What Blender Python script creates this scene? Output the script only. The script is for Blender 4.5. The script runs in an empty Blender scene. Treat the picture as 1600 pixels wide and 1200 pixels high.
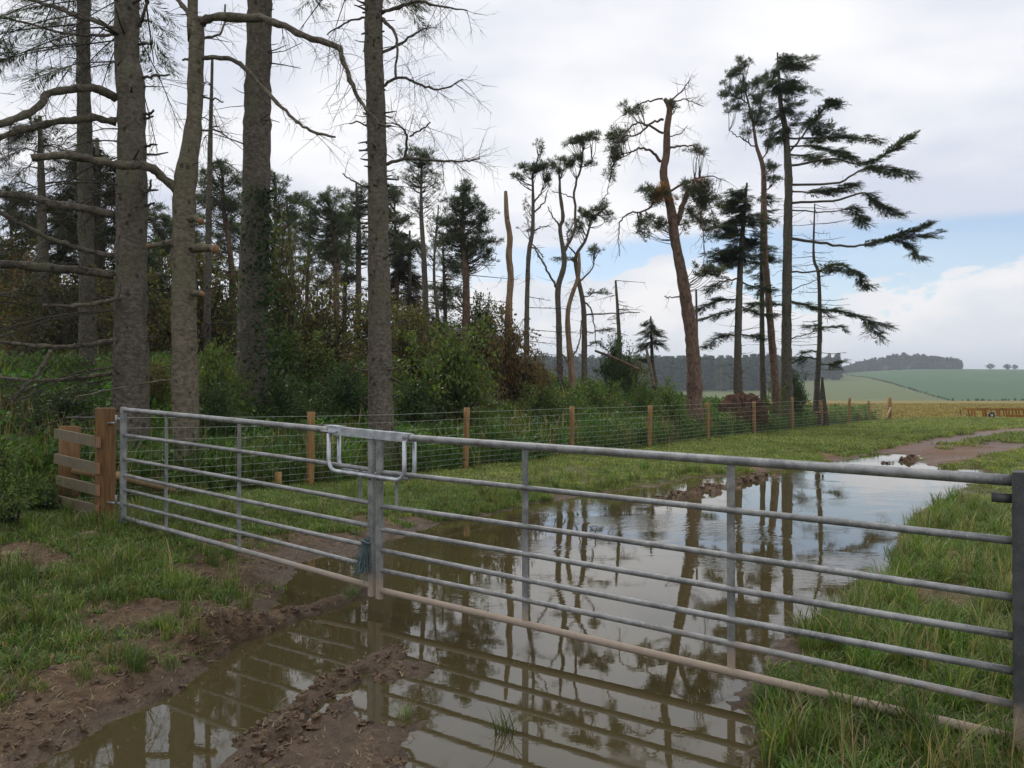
import bpy, math, random
import numpy as np
rng = np.random.default_rng(7); random.seed(7)
SC = bpy.context.scene
C = SC.collection
# ------------------------------------------------------------------ camera, sky, sun
F, HZ, CH = 1200.0, 610.0, 1.52          # focal length and eye level in photo pixels, camera height above the water
cam_d = bpy.data.cameras.new('camera'); cam = bpy.data.objects.new('camera', cam_d); C.objects.link(cam)
cam.location = (0, 0, CH)
cam.rotation_euler = (math.radians(90) + math.atan((HZ-600)/F), 0, 0)
cam_d.sensor_width = 36; cam_d.lens = 27.0; cam_d.clip_start = 0.05; cam_d.clip_end = 8000
SC.camera = cam

def nodes_of(owner):
    owner.use_nodes = True; nt = owner.node_tree; nt.nodes.clear(); return nt
class NT:
    """small node helper"""
    def __init__(s, nt): s.nt = nt
    def n(s, t, **kw):
        nd = s.nt.nodes.new(t)
        for k, v in kw.items():
            if k.startswith('i_'):
                key = k[2:]
                nd.inputs[int(key) if key.isdigit() else key.replace('_', ' ')].default_value = v
            else: setattr(nd, k, v)
        return nd
    def l(s, a, b): s.nt.links.new(a, b)
    def put(s, sock, v):
        if hasattr(v, 'links') or hasattr(v, 'is_linked'): s.l(v, sock)
        else: sock.default_value = v
    def math(s, op, a, b=0.0, c=0.0, clamp=False):
        nd = s.n('ShaderNodeMath', operation=op, use_clamp=clamp)
        for k, v in enumerate((a, b, c)): s.put(nd.inputs[k], v)
        return nd.outputs[0]
    def mix(s, f, a, b, bt='MIX'):
        nd = s.n('ShaderNodeMix', data_type='RGBA', blend_type=bt)
        s.put(nd.inputs['Factor'], f)
        for k, v in ((6, a), (7, b)):
            if isinstance(v, tuple) and len(v) == 3: v = (*v, 1)
            s.put(nd.inputs[k], v)
        return nd.outputs[2]
    def ramp(s, f, lo, hi, a=0.0, b=1.0):
        nd = s.n('ShaderNodeMapRange', interpolation_type='SMOOTHSTEP')
        s.put(nd.inputs[0], f); s.put(nd.inputs[1], lo); s.put(nd.inputs[2], hi)
        nd.inputs[3].default_value = a; nd.inputs[4].default_value = b
        return nd.outputs[0]
    def noise(s, vec, scale, detail=4, rough=0.55, dist=0.0):
        nd = s.n('ShaderNodeTexNoise'); nd.inputs['Scale'].default_value = scale
        nd.inputs['Detail'].default_value = detail; nd.inputs['Roughness'].default_value = rough
        nd.inputs['Distortion'].default_value = dist
        if vec is not None: s.l(vec, nd.inputs['Vector'])
        return nd.outputs['Fac']
    def mapping(s, vec, scale=(1, 1, 1), loc=(0, 0, 0)):
        nd = s.n('ShaderNodeMapping'); nd.inputs['Scale'].default_value = scale; nd.inputs['Location'].default_value = loc
        s.l(vec, nd.inputs['Vector']); return nd.outputs[0]

SUN_EL, SUN_AZ = math.radians(52), math.radians(-32)      # azimuth from the view direction, left negative
world = bpy.data.worlds.new('World'); SC.world = world
w = NT(nodes_of(world))
tc = w.n('ShaderNodeTexCoord').outputs['Generated']
sep = w.n('ShaderNodeSeparateXYZ'); w.l(tc, sep.inputs[0]); dx, dy, dz = sep.outputs
den = w.math('ADD', w.math('MAXIMUM', dz, 0.0), 0.10)
cmb = w.n('ShaderNodeCombineXYZ'); w.l(w.math('DIVIDE', dx, den), cmb.inputs[0]); w.l(w.math('DIVIDE', dy, den), cmb.inputs[1])
sheet = cmb.outputs[0]
n1 = w.noise(sheet, 0.55, 5, 0.5, 0.3); n2 = w.noise(w.mapping(sheet, (1, 1, 1), (4.2, 1.3, 0)), 1.5, 4, 0.5)
tone = w.math('ADD', w.math('MULTIPLY', n1, 0.7), w.math('MULTIPLY', n2, 0.3))
high = w.mix(w.ramp(tone, 0.40, 0.585), (0.495, 0.527, 0.612), (0.74, 0.735, 0.74))
# low heaped clouds near the horizon
lowv = w.mapping(tc, (1, 1, 2.2))
n3 = w.noise(lowv, 7.0, 6, 0.55, 0.2); n4 = w.noise(lowv, 3.2, 3, 0.5)
lowc = w.mix(w.ramp(n3, 0.35, 0.65), (0.575, 0.60, 0.65), (0.72, 0.705, 0.705))
lowc = w.mix(w.ramp(dz, 0.09, 0.02), lowc, (0.545, 0.582, 0.638))
el_w = w.math('ADD', dz, w.math('MULTIPLY', w.math('SUBTRACT', n4, 0.5), 0.17))
el_w = w.math('ADD', el_w, w.math('MULTIPLY', w.math('SUBTRACT', n3, 0.5), 0.12))
puff = w.math('MULTIPLY', w.math('POWER', 2.718, w.math('MULTIPLY', w.math('POWER', w.math('DIVIDE', w.math('SUBTRACT', dx, 0.18), 0.055), 2.0), -1.0)), 0.038)
el_w = w.math('SUBTRACT', el_w, puff)
top_edge = w.ramp(w.math('ADD', dz, w.math('MULTIPLY', w.math('SUBTRACT', n4, 0.5), 0.05)), 0.183, 0.200)
cloud_low = w.ramp(el_w, 0.133, 0.126)
az_gap = w.ramp(dx, -0.12, 0.08, 0.25, 1.0)
gap = w.math('MULTIPLY', w.math('MULTIPLY', w.math('SUBTRACT', 1.0, top_edge), w.math('SUBTRACT', 1.0, cloud_low)), w.math('MULTIPLY', az_gap, 0.78))
cl = w.mix(w.ramp(dz, 0.15, 0.19), lowc, high)
sky = w.n('ShaderNodeTexSky', sky_type='NISHITA'); sky.sun_disc = False; sky.sun_elevation = SUN_EL; sky.sun_rotation = SUN_AZ
sky.air_density = 1.0; sky.dust_density = 0.3; sky.ozone_density = 1.5
bg1 = w.n('ShaderNodeBackground'); w.l(cl, bg1.inputs[0]); bg1.inputs[1].default_value = 1.0
bg2 = w.n('ShaderNodeBackground'); w.l(sky.outputs[0], bg2.inputs[0]); bg2.inputs[1].default_value = 0.098
mx = w.n('ShaderNodeMixShader'); w.l(gap, mx.inputs[0]); w.l(bg1.outputs[0], mx.inputs[1]); w.l(bg2.outputs[0], mx.inputs[2])
w.l(mx.outputs[0], w.n('ShaderNodeOutputWorld').inputs[0])

sd = bpy.data.lights.new('sun', 'SUN'); sd.energy = 1.5; sd.angle = math.radians(18); sd.color = (1, 0.95, 0.87)
sun = bpy.data.objects.new('sun', sd); C.objects.link(sun); sun.location = (0, 0, 60)
sun.rotation_euler = (math.radians(90) - SUN_EL, 0, math.pi - SUN_AZ)     # lamp shines from the front left, above the wood
SC.view_settings.view_transform = 'Standard'; SC.view_settings.look = 'None'
SC.view_settings.exposure = 0.52; SC.view_settings.gamma = 1.0; SC.view_settings.use_curve_mapping = False
SC.render.engine = 'CYCLES'
cy = SC.cycles
cy.max_bounces = 5; cy.diffuse_bounces = 2; cy.glossy_bounces = 3; cy.transmission_bounces = 3; cy.volume_bounces = 0
cy.transparent_max_bounces = 4; cy.caustics_reflective = False; cy.caustics_refractive = False

# ------------------------------------------------------------------ maths helpers
def P(u, v, Y):
    """photo pixel at depth Y -> world point"""
    return np.array([(u-800)/F*Y, Y, CH-(v-HZ)/F*Y])
def G(u, v, z=0.0):
    """photo pixel -> point on the level z"""
    Y = F*(CH-z)/(v-HZ); return np.array([(u-800)/F*Y, Y])
def unit(a):
    return a/np.maximum(np.linalg.norm(a, axis=-1, keepdims=True), 1e-9)
def sstep(a, b, x):
    t = np.clip((x-a)/(b-a), 0, 1); return t*t*(3-2*t)
def _h(ix, iy, s):
    n = (ix.astype(np.int64)*374761393 + iy.astype(np.int64)*668265263 + s*974711) & 0x7fffffff
    n = ((n ^ (n >> 13))*1274126177) & 0x7fffffff
    return ((n ^ (n >> 16)) & 0xffff)/65535.0
def vnoise(x, y, s=0):
    ix, iy = np.floor(x), np.floor(y); fx, fy = x-ix, y-iy
    fx = fx*fx*(3-2*fx); fy = fy*fy*(3-2*fy)
    a, b, c, d = _h(ix, iy, s), _h(ix+1, iy, s), _h(ix, iy+1, s), _h(ix+1, iy+1, s)
    return (a*(1-fx)+b*fx)*(1-fy)+(c*(1-fx)+d*fx)*fy
def fbm(x, y, o=4, s=0):
    t = 0; a = 0.5; f = 1.0
    for k in range(o):
        t = t + a*vnoise(x*f+17*k, y*f-9*k, s+k); a *= 0.5; f *= 2.03
    return t/(1-0.5**o)
def seg_dist(x, y, pts):
    d = np.full(np.shape(x), 1e9)
    for (ax, ay), (bx, by) in zip(pts[:-1], pts[1:]):
        L2 = (bx-ax)**2+(by-ay)**2+1e-12
        t = np.clip(((x-ax)*(bx-ax)+(y-ay)*(by-ay))/L2, 0, 1)
        d = np.minimum(d, np.hypot(x-ax-t*(bx-ax), y-ay-t*(by-ay)))
    return d
def sdist(x, y, poly):
    """signed distance, negative inside"""
    d = seg_dist(x, y, list(poly)+[poly[0]])
    ins = np.zeros(np.shape(x), bool)
    n = len(poly)
    for i in range(n):
        (ax, ay), (bx, by) = poly[i], poly[(i+1) % n]
        if ay == by: continue
        ins ^= ((ay > y) != (by > y)) & (x < (bx-ax)*(y-ay)/(by-ay)+ax)
    return np.where(ins, -d, d)
def cr(pts, n):
    """Catmull-Rom through pts, n points"""
    p = np.asarray(pts, float)
    if len(p) == 2:
        t = np.linspace(0, 1, n)[:, None]; return p[0]*(1-t)+p[1]*t
    q = np.vstack([2*p[0]-p[1], p, 2*p[-1]-p[-2]])
    t = np.linspace(0, len(p)-1-1e-6, n); i = t.astype(int); t = (t-i)[:, None]
    a, b, c, d = q[i], q[i+1], q[i+2], q[i+3]
    return 0.5*((2*b)+(c-a)*t+(2*a-5*b+4*c-d)*t*t+(3*b-a-3*c+d)*t**3)

# ------------------------------------------------------------------ mesh helpers
def mk(name, parts, mat, parent=None, smooth=True, kind=None, loc=None):
    """one mesh object from [(V, F[, Col])]"""
    Vs, idx, cnt, cols, off, hascol = [], [], [], [], 0, False
    for p in parts:
        V, Fc = np.asarray(p[0], float), p[1]
        Vs.append(V)
        for fa in (Fc if isinstance(Fc, list) else [Fc]):
            fa = np.asarray(fa)
            idx.append((fa+off).ravel()); cnt.append(np.full(len(fa), fa.shape[1]))
        if len(p) > 2 and p[2] is not None:
            hascol = True; cols.append(np.broadcast_to(p[2], (len(V), 3)))
        else: cols.append(np.full((len(V), 3), 0.5))
        off += len(V)
    V = np.vstack(Vs); idx = np.concatenate(idx).astype(np.int32); cnt = np.concatenate(cnt).astype(np.int32)
    if parent is not None: V = V-np.array(parent['_o'])
    elif loc is not None: V = V-np.array(loc)
    me = bpy.data.meshes.new(name)
    me.vertices.add(len(V)); me.vertices.foreach_set('co', V.astype(np.float32).ravel())
    me.loops.add(len(idx)); me.loops.foreach_set('vertex_index', idx)
    st = np.concatenate([[0], np.cumsum(cnt)[:-1]]).astype(np.int32)
    me.polygons.add(len(cnt)); me.polygons.foreach_set('loop_start', st)
    me.polygons.foreach_set('use_smooth', np.full(len(cnt), smooth))
    me.update(calc_edges=True)
    if hascol:
        at = me.color_attributes.new('Col', 'FLOAT_COLOR', 'POINT')
        cc = np.ones((len(V), 4), np.float32); cc[:, :3] = np.vstack(cols); at.data.foreach_set('color', cc.ravel())
    me.materials.append(mat)
    o = bpy.data.objects.new(name, me); C.objects.link(o)
    if parent is not None: o.parent = parent; o['_o'] = list(parent['_o'])
    elif loc is not None: o.location = loc
    if kind: o['kind'] = kind
    return o
def tag(o, label, cat, group=None):
    o['label'] = label; o['category'] = cat
    if group: o['group'] = group
    return o
def thing(name, label, cat, loc, group=None):
    o = bpy.data.objects.new(name, None); C.objects.link(o); o.empty_display_size = 0.2
    o.location = [float(a) for a in loc]; o['_o'] = [float(a) for a in loc]
    return tag(o, label, cat, group)
def tubes(Pn, R, S=6):
    """batch of tubes: Pn (n,k,3), R (n,k)"""
    Pn = np.asarray(Pn, float); R = np.asarray(R, float)
    if Pn.ndim == 2: Pn, R = Pn[None], R[None]
    n, k, _ = Pn.shape
    T = unit(np.gradient(Pn, axis=1)); m = unit(Pn[:, -1]-Pn[:, 0])
    ref = np.where(np.abs(m[:, 2:3]) < 0.75, np.array([[0, 0, 1.0]]), np.array([[0.3, 0.95, 0.0]]))[:, None, :]
    A = unit(np.cross(T, np.broadcast_to(ref, T.shape)))
    if n == 1:                                     # parallel transport, so that bends never pinch
        A = A.copy(); t0 = T[0, 0]; a0 = np.cross(t0, [0, 0, 1.0] if abs(t0[2]) < .9 else [0.3, .95, 0]); A[0, 0] = a0/np.linalg.norm(a0)
        for i in range(1, k):
            v = A[0, i-1]-T[0, i]*(A[0, i-1]@T[0, i]); A[0, i] = v/max(np.linalg.norm(v), 1e-9)
    B = np.cross(T, A)
    a = np.arange(S)*2*math.pi/S
    V = Pn[:, :, None]+R[:, :, None, None]*(np.cos(a)[None, None, :, None]*A[:, :, None]+np.sin(a)[None, None, :, None]*B[:, :, None])
    base = (np.arange(n)[:, None, None]*k+np.arange(k-1)[None, :, None])*S
    j = np.arange(S)[None, None, :]; j2 = (j+1) % S
    Fq = np.stack([base+j, base+j2, base+S+j2, base+S+j], -1).reshape(-1, 4)
    return V.reshape(-1, 3), Fq
def capped(pts, r, S=10):
    """one tube with flat ends"""
    pts = np.asarray(pts, float); r = np.broadcast_to(r, (len(pts),)).astype(float)
    d0, d1 = unit(pts[0]-pts[1]), unit(pts[-1]-pts[-2]); e = 0.0015
    p = np.vstack([pts[0]+d0*e, pts, pts[-1]+d1*e]); rr = np.concatenate([[r[0]*.02], r, [r[-1]*.02]])
    return tubes(p, rr, S)
def box(c, sx, sy, sz, ax=None, bev=0.0):
    """box centred at c; ax = 3 unit axes; chamfered vertical edges when bev"""
    if ax is None: ax = np.eye(3)
    if bev > 0:
        hx, hy = sx/2, sy/2
        pr = [(-hx+bev, -hy), (hx-bev, -hy), (hx, -hy+bev), (hx, hy-bev), (hx-bev, hy), (-hx+bev, hy), (-hx, hy-bev), (-hx, -hy+bev)]
        V = np.array([(x, y, -sz/2) for x, y in pr]+[(x, y, sz/2-bev*.7) for x, y in pr]+[(x*(1-bev/hx), y*(1-bev/hy), sz/2) for x, y in pr])
        q = [[i, (i+1) % 8, 8+(i+1) % 8, 8+i] for i in range(8)]+[[8+i, 8+(i+1) % 8, 16+(i+1) % 8, 16+i] for i in range(8)]
        Fc = [np.array(q), np.array([list(range(16, 24)), list(range(7, -1, -1))])]
    else:
        V = np.array([(x, y, z) for z in (-.5, .5) for y in (-.5, .5) for x in (-.5, .5)])*np.array([sx, sy, sz])
        Fc = np.array([[0, 2, 3, 1], [4, 5, 7, 6], [0, 1, 5, 4], [2, 6, 7, 3], [0, 4, 6, 2], [1, 3, 7, 5]])
    return np.asarray(c)+V@np.asarray(ax), Fc
def beam(a, b, wd, ht, up=(0, 0, 1)):
    """square-section bar from a to b"""
    a, b = np.asarray(a, float), np.asarray(b, float); d = b-a; L = np.linalg.norm(d); d = d/L
    s = unit(np.cross(d, up)); t = np.cross(s, d)
    return box((a+b)/2, L, wd, ht, np.array([d, -s, t]))

# ------------------------------------------------------------------ materials
def mat(name): 
    m = bpy.data.materials.new(name); return m, NT(nodes_of(m))
def finish(m, t, col, rough=0.8, bump=None, bstr=0.3, bdist=0.02, metal=0.0, spec=0.5, ior=None):
    b = t.n('ShaderNodeBsdfPrincipled')
    if isinstance(col, tuple) and len(col) == 3: col = (*col, 1)
    t.put(b.inputs['Base Color'], col); t.put(b.inputs['Roughness'], rough)
    t.put(b.inputs['Metallic'], metal); t.put(b.inputs['Specular IOR Level'], spec)
    if ior: b.inputs['IOR'].default_value = ior
    if bump is not None:
        bn = t.n('ShaderNodeBump'); bn.inputs['Strength'].default_value = bstr; bn.inputs['Distance'].default_value = bdist
        t.l(bump, bn.inputs['Height']); t.l(bn.outputs[0], b.inputs['Normal'])
    t.l(b.outputs[0], t.n('ShaderNodeOutputMaterial').inputs[0]); return m
def m_bark(name, c1, c2, lich, lich_amt=0.5, zs=1.5):
    m, t = mat(name); pos = t.n('ShaderNodeTexCoord').outputs['Object']
    a = t.noise(t.mapping(pos, (9, 9, 9*zs)), 1.6, 6, 0.62); b = t.noise(t.mapping(pos, (1, 1, .45)), 1.7, 5, .6)
    vo = t.n('ShaderNodeTexVoronoi', feature='DISTANCE_TO_EDGE'); t.l(t.mapping(pos, (24, 24, 24*zs)), vo.inputs['Vector']); vo.inputs['Scale'].default_value = 1.0
    ring = t.noise(t.mapping(pos, (1.5, 1.5, 26)), 1.0, 2)
    col = t.mix(t.ramp(a, 0.35, 0.68), c1, c2)
    col = t.mix(t.math('MULTIPLY', t.ramp(b, 0.46, 0.66), lich_amt), col, lich)
    col = t.mix(t.ramp(t.noise(t.mapping(pos, (1.6, 1.6, .5), (5, 2, 1)), 1.4, 5, .65), .5, .68, 0, .6), col, tuple(x*.55 for x in c1)); col = t.mix(t.ramp(ring, 0.60, 0.74, 0, 0.35), col, tuple(x*.5 for x in c1))
    col = t.mix(t.ramp(vo.outputs[0], 0.10, 0.0, 0, 0.3), col, tuple(x*.35 for x in c1))
    kn = t.n('ShaderNodeTexVoronoi'); t.l(t.mapping(pos, (5.5, 5.5, 4)), kn.inputs['Vector']); kn.inputs['Scale'].default_value = 1.0
    col = t.mix(t.ramp(kn.outputs['Distance'], 0.22, 0.10, 0, 0.75), col, tuple(x*.3 for x in c1))
    h = t.math('ADD', a, t.math('MULTIPLY', t.ramp(vo.outputs[0], 0, 0.25), 0.3))
    return finish(m, t, col, 0.92, h, 0.7, 0.02, spec=0.2)
M = {}
M['spruce'] = m_bark('spruce_bark', (0.095, 0.078, 0.062), (0.21, 0.178, 0.145), (0.145, 0.145, 0.088), 0.7)
M['pale'] = m_bark('pale_bark', (0.115, 0.096, 0.070), (0.235, 0.198, 0.145), (0.150, 0.150, 0.085), 0.7)
M['fir'] = m_bark('fir_bark', (0.080, 0.070, 0.055), (0.17, 0.145, 0.11), (0.125, 0.135, 0.085), 0.5)
M['pine'] = m_bark('red_pine_bark', (0.105, 0.066, 0.050), (0.23, 0.155, 0.112), (0.19, 0.12, 0.07), 0.4, 0.5)
M['pinew'] = m_bark('pale_dead_pine', (0.20, 0.125, 0.075), (0.36, 0.25, 0.16), (0.27, 0.2, 0.13), 0.4, 0.2)
M['dead'] = m_bark('dead_limb', (0.10, 0.082, 0.062), (0.23, 0.195, 0.15), (0.16, 0.16, 0.10), 0.5, 1.0)
M['twig'] = m_bark('twig', (0.05, 0.042, 0.034), (0.12, 0.10, 0.08), (0.09, 0.09, 0.06), 0.4, 1.0)
M['rot'] = m_bark('root_soil', (0.07, 0.038, 0.026), (0.17, 0.095, 0.062), (0.10, 0.07, 0.04), 0.5, 1.0)
def m_wood(name, c1, c2, c3):
    m, t = mat(name); pos = t.n('ShaderNodeTexCoord').outputs['Object']
    g = t.noise(t.mapping(pos, (30, 30, 2.2)), 1.5, 5, 0.6); b = t.noise(pos, 3.0, 3)
    col = t.mix(t.ramp(g, 0.3, 0.7), c1, c2); col = t.mix(t.ramp(b, 0.5, 0.72, 0, 0.7), col, c3)
    return finish(m, t, col, 0.8, g, 0.4, 0.006, spec=0.25)
M['post'] = m_wood('treated_post', (0.125, 0.064, 0.025), (0.21, 0.115, 0.048), (0.12, 0.086, 0.046))
M['fpost'] = m_wood('fence_post', (0.22, 0.120, 0.042), (0.35, 0.205, 0.085), (0.20, 0.15, 0.08))
M['board'] = m_wood('board_wood', (0.13, 0.105, 0.068), (0.215, 0.175, 0.115), (0.115, 0.11, 0.066))
M['strut'] = m_wood('strut_wood', (0.25, 0.16, 0.08), (0.38, 0.26, 0.14), (0.25, 0.18, 0.09))
M['cut'] = m_wood('cut_wood', (0.27, 0.125, 0.06), (0.36, 0.20, 0.11), (0.22, 0.13, 0.08))
def m_galv(name, c1, c2, muddy=True, rough=0.5, metal=0.55):
    m, t = mat(name); tcn = t.n('ShaderNodeTexCoord'); pos = tcn.outputs['Object']
    a = t.noise(pos, 14, 5, 0.6); b = t.noise(pos, 70, 3, 0.5); sp = t.noise(pos, 5, 3)
    col = t.mix(t.ramp(a, 0.35, 0.65), c1, c2); col = t.mix(t.ramp(t.noise(pos, 3.2, 5, .7), .48, .62, 0, .5), col, tuple(x*.55 for x in c1)); col = t.mix(t.ramp(b, 0.57, 0.72, 0, 0.55), col, tuple(min(1, x*1.35) for x in c2))
    col = t.mix(t.ramp(sp, 0.58, 0.72, 0, 0.35), col, (0.16, 0.135, 0.10))
    ro = t.ramp(a, 0.3, 0.7, rough-.08, rough+.15); me = metal
    if muddy:
        g = t.n('ShaderNodeNewGeometry').outputs['Position']; s2 = t.n('ShaderNodeSeparateXYZ'); t.l(g, s2.inputs[0])
        md = t.math('MULTIPLY', t.ramp(t.math('ADD', s2.outputs[2], t.math('MULTIPLY', t.noise(g, 9, 4), 0.22)), 0.40, 0.27), t.ramp(g_x(t, s2), -2.6, -1.2, 0.35, 0.95))
        col = t.mix(md, col, t.mix(t.noise(pos, 30, 4), (0.29, 0.22, 0.165), (0.42, 0.34, 0.265)))
        ro = t.math('ADD', ro, t.math('MULTIPLY', md, 0.35)); me = t.math('MULTIPLY', t.math('SUBTRACT', 1.0, md), metal)
    return finish(m, t, col, ro, b, 0.12, 0.002, metal=me)
def g_x(t, s2): return s2.outputs[0]
M['galv'] = m_galv('galvanised_steel', (0.22, 0.222, 0.222), (0.36, 0.36, 0.355))
M['galv_new'] = m_galv('bright_galvanised', (0.44, 0.46, 0.50), (0.60, 0.62, 0.66), False, 0.38, 0.6)
M['galv_dark'] = m_galv('dark_galvanised', (0.062, 0.065, 0.068), (0.10, 0.102, 0.105), True, 0.6, 0.3)
M['wire'] = finish(*mat('fence_wire'), (0.42, 0.43, 0.38), 0.5, metal=0.3)
M['black'] = finish(*mat('dark_hole'), (0.012, 0.012, 0.012), 0.9)
M['twine'] = finish(*mat('teal_twine'), (0.13, 0.19, 0.195), 0.9)
M['rubber'] = finish(*mat('tyre_rubber'), (0.02, 0.02, 0.02), 0.7)
M['rim'] = finish(*mat('pale_rim'), (0.55, 0.56, 0.58), 0.5)
M['rust'] = m_wood('orange_paint', (0.20, 0.075, 0.012), (0.32, 0.14, 0.02), (0.10, 0.035, 0.012))
def m_leaf(name, trans=0.35, rough=0.55, rand=False, spec=0.35):
    m, t = mat(name); at = t.n('ShaderNodeVertexColor'); at.layer_name = 'Col'; col = at.outputs[0]
    if rand:
        r = t.n('ShaderNodeObjectInfo').outputs['Random']
        hs = t.n('ShaderNodeHueSaturation'); t.l(col, hs.inputs['Color'])
        t.l(t.ramp(r, 0, 1, 0.75, 1.5), hs.inputs['Value']); t.l(t.ramp(t.math('FRACT', t.math('MULTIPLY', r, 7.31)), 0, 1, 0.475, 0.512), hs.inputs['Hue']); col = hs.outputs[0]
    b = t.n('ShaderNodeBsdfPrincipled'); t.l(col, b.inputs['Base Color']); b.inputs['Roughness'].default_value = rough; b.inputs['Specular IOR Level'].default_value = spec
    tr = t.n('ShaderNodeBsdfTranslucent'); t.l(t.mix(1.0, col, (1.2, 1.3, 0.6), 'MULTIPLY'), tr.inputs[0])
    mxs = t.n('ShaderNodeMixShader'); mxs.inputs[0].default_value = trans
    t.l(b.outputs[0], mxs.inputs[1]); t.l(tr.outputs[0], mxs.inputs[2]); t.l(mxs.outputs[0], t.n('ShaderNodeOutputMaterial').inputs[0]); return m
M['needle'] = m_leaf('needles', 0.3, 0.6, False, 0.25)
M['leaf'] = m_leaf('leaves', 0.35)
M['grass'] = m_leaf('grass_blades', 0.35, 0.5, True)
M['farleaf'] = m_leaf('far_foliage', 0.1, 0.9, True, 0.1)
def m_stone():
    m, t = mat('field_stone'); pos = t.n('ShaderNodeTexCoord').outputs['Object']; a = t.noise(pos, 12, 5)
    return finish(m, t, t.mix(a, (0.13, 0.085, 0.058), (0.30, 0.20, 0.14)), 0.9, a, 0.5, 0.01)
M['stone'] = m_stone()

# ------------------------------------------------------------------ the lie of the land
FP0, FD = np.array([-3.07, 11.7]), np.array([2.196, 2.675])          # fence: first post and step between posts
FN = np.array([-FD[1], FD[0]])/np.hypot(*FD)
def fence_d(x, y): return (x-FP0[0])*FN[0]+(y-FP0[1])*FN[1]          # > 0 behind the fence
def fence_t(x, y): return ((x-FP0[0])*FD[0]+(y-FP0[1])*FD[1])/(FD@FD)
POND = [G(*p) for p in [(447, 903), (470, 880), (520, 868), (575, 872), (592, 858), (610, 848), (650, 832), (700, 814), (760, 804), (800, 793), (850, 783), (960, 768), (1010, 760),
        (1090, 746), (1200, 737), (1300, 722), (1370, 709), (1420, 710), (1432, 726), (1480, 731), (1530, 729), (1548, 738), (1510, 760), (1490, 782), (1440, 797), (1425, 820),
        (1390, 862), (1365, 903), (1290, 948), (1240, 978), (1200, 1022), (1185, 1055), (1150, 1100), (1185, 1160), (1200, 1230), (1200, 1420), (-120, 1420), (20, 1240),
        (70, 1180), (130, 1132), (200, 1106), (262, 1076), (312, 1032), (330, 1005), (380, 975), (425, 945), (440, 918)]]
ISLE = [G(*p) for p in [(200, 1420), (345, 1215), (425, 1150), (500, 1088), (560, 1050), (612, 1018), (660, 1024), (705, 1030), (780, 1002), (787, 1012), (742, 1034), (705, 1052),
        (690, 1072), (640, 1070), (585, 1082), (590, 1106), (640, 1112), (704, 1104), (708, 1112), (690, 1160), (668, 1230), (640, 1420)]]
RIDGE1 = [G(*p) for p in [(318, 1015), (350, 998), (400, 988), (450, 968), (500, 950), (545, 934), (572, 924)]]
RIDGE2 = [G(*p) for p in [(320, 1240), (380, 1185), (430, 1145), (500, 1085), (560, 1045), (618, 1021)]]
CLOD = [G(*p) for p in [(1035, 781), (1060, 776), (1085, 772), (1110, 765), (1145, 757), (1200, 743)]]
CLOD2 = [G(*p) for p in [(1385, 724), (1405, 722), (1430, 716)]]
BANKL = [G(*p) for p in [(-60, 1190), (60, 1150), (150, 1105), (230, 1075), (290, 1030), (330, 1000)]]
TRK1 = [G(*p) for p in [(1395, 715), (1440, 699), (1500, 685), (1560, 677), (1640, 669), (1760, 661)]]
TRK2 = [G(*p) for p in [(1455, 724), (1520, 713), (1580, 700), (1660, 688), (1800, 676)]]
TRK3 = [G(*p) for p in [(1400, 716), (1455, 712), (1500, 703), (1560, 692)]]
SOIL = [G(*p, 0.15) for p in [(-60, 880), (0, 865), (40, 885)]]
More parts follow.
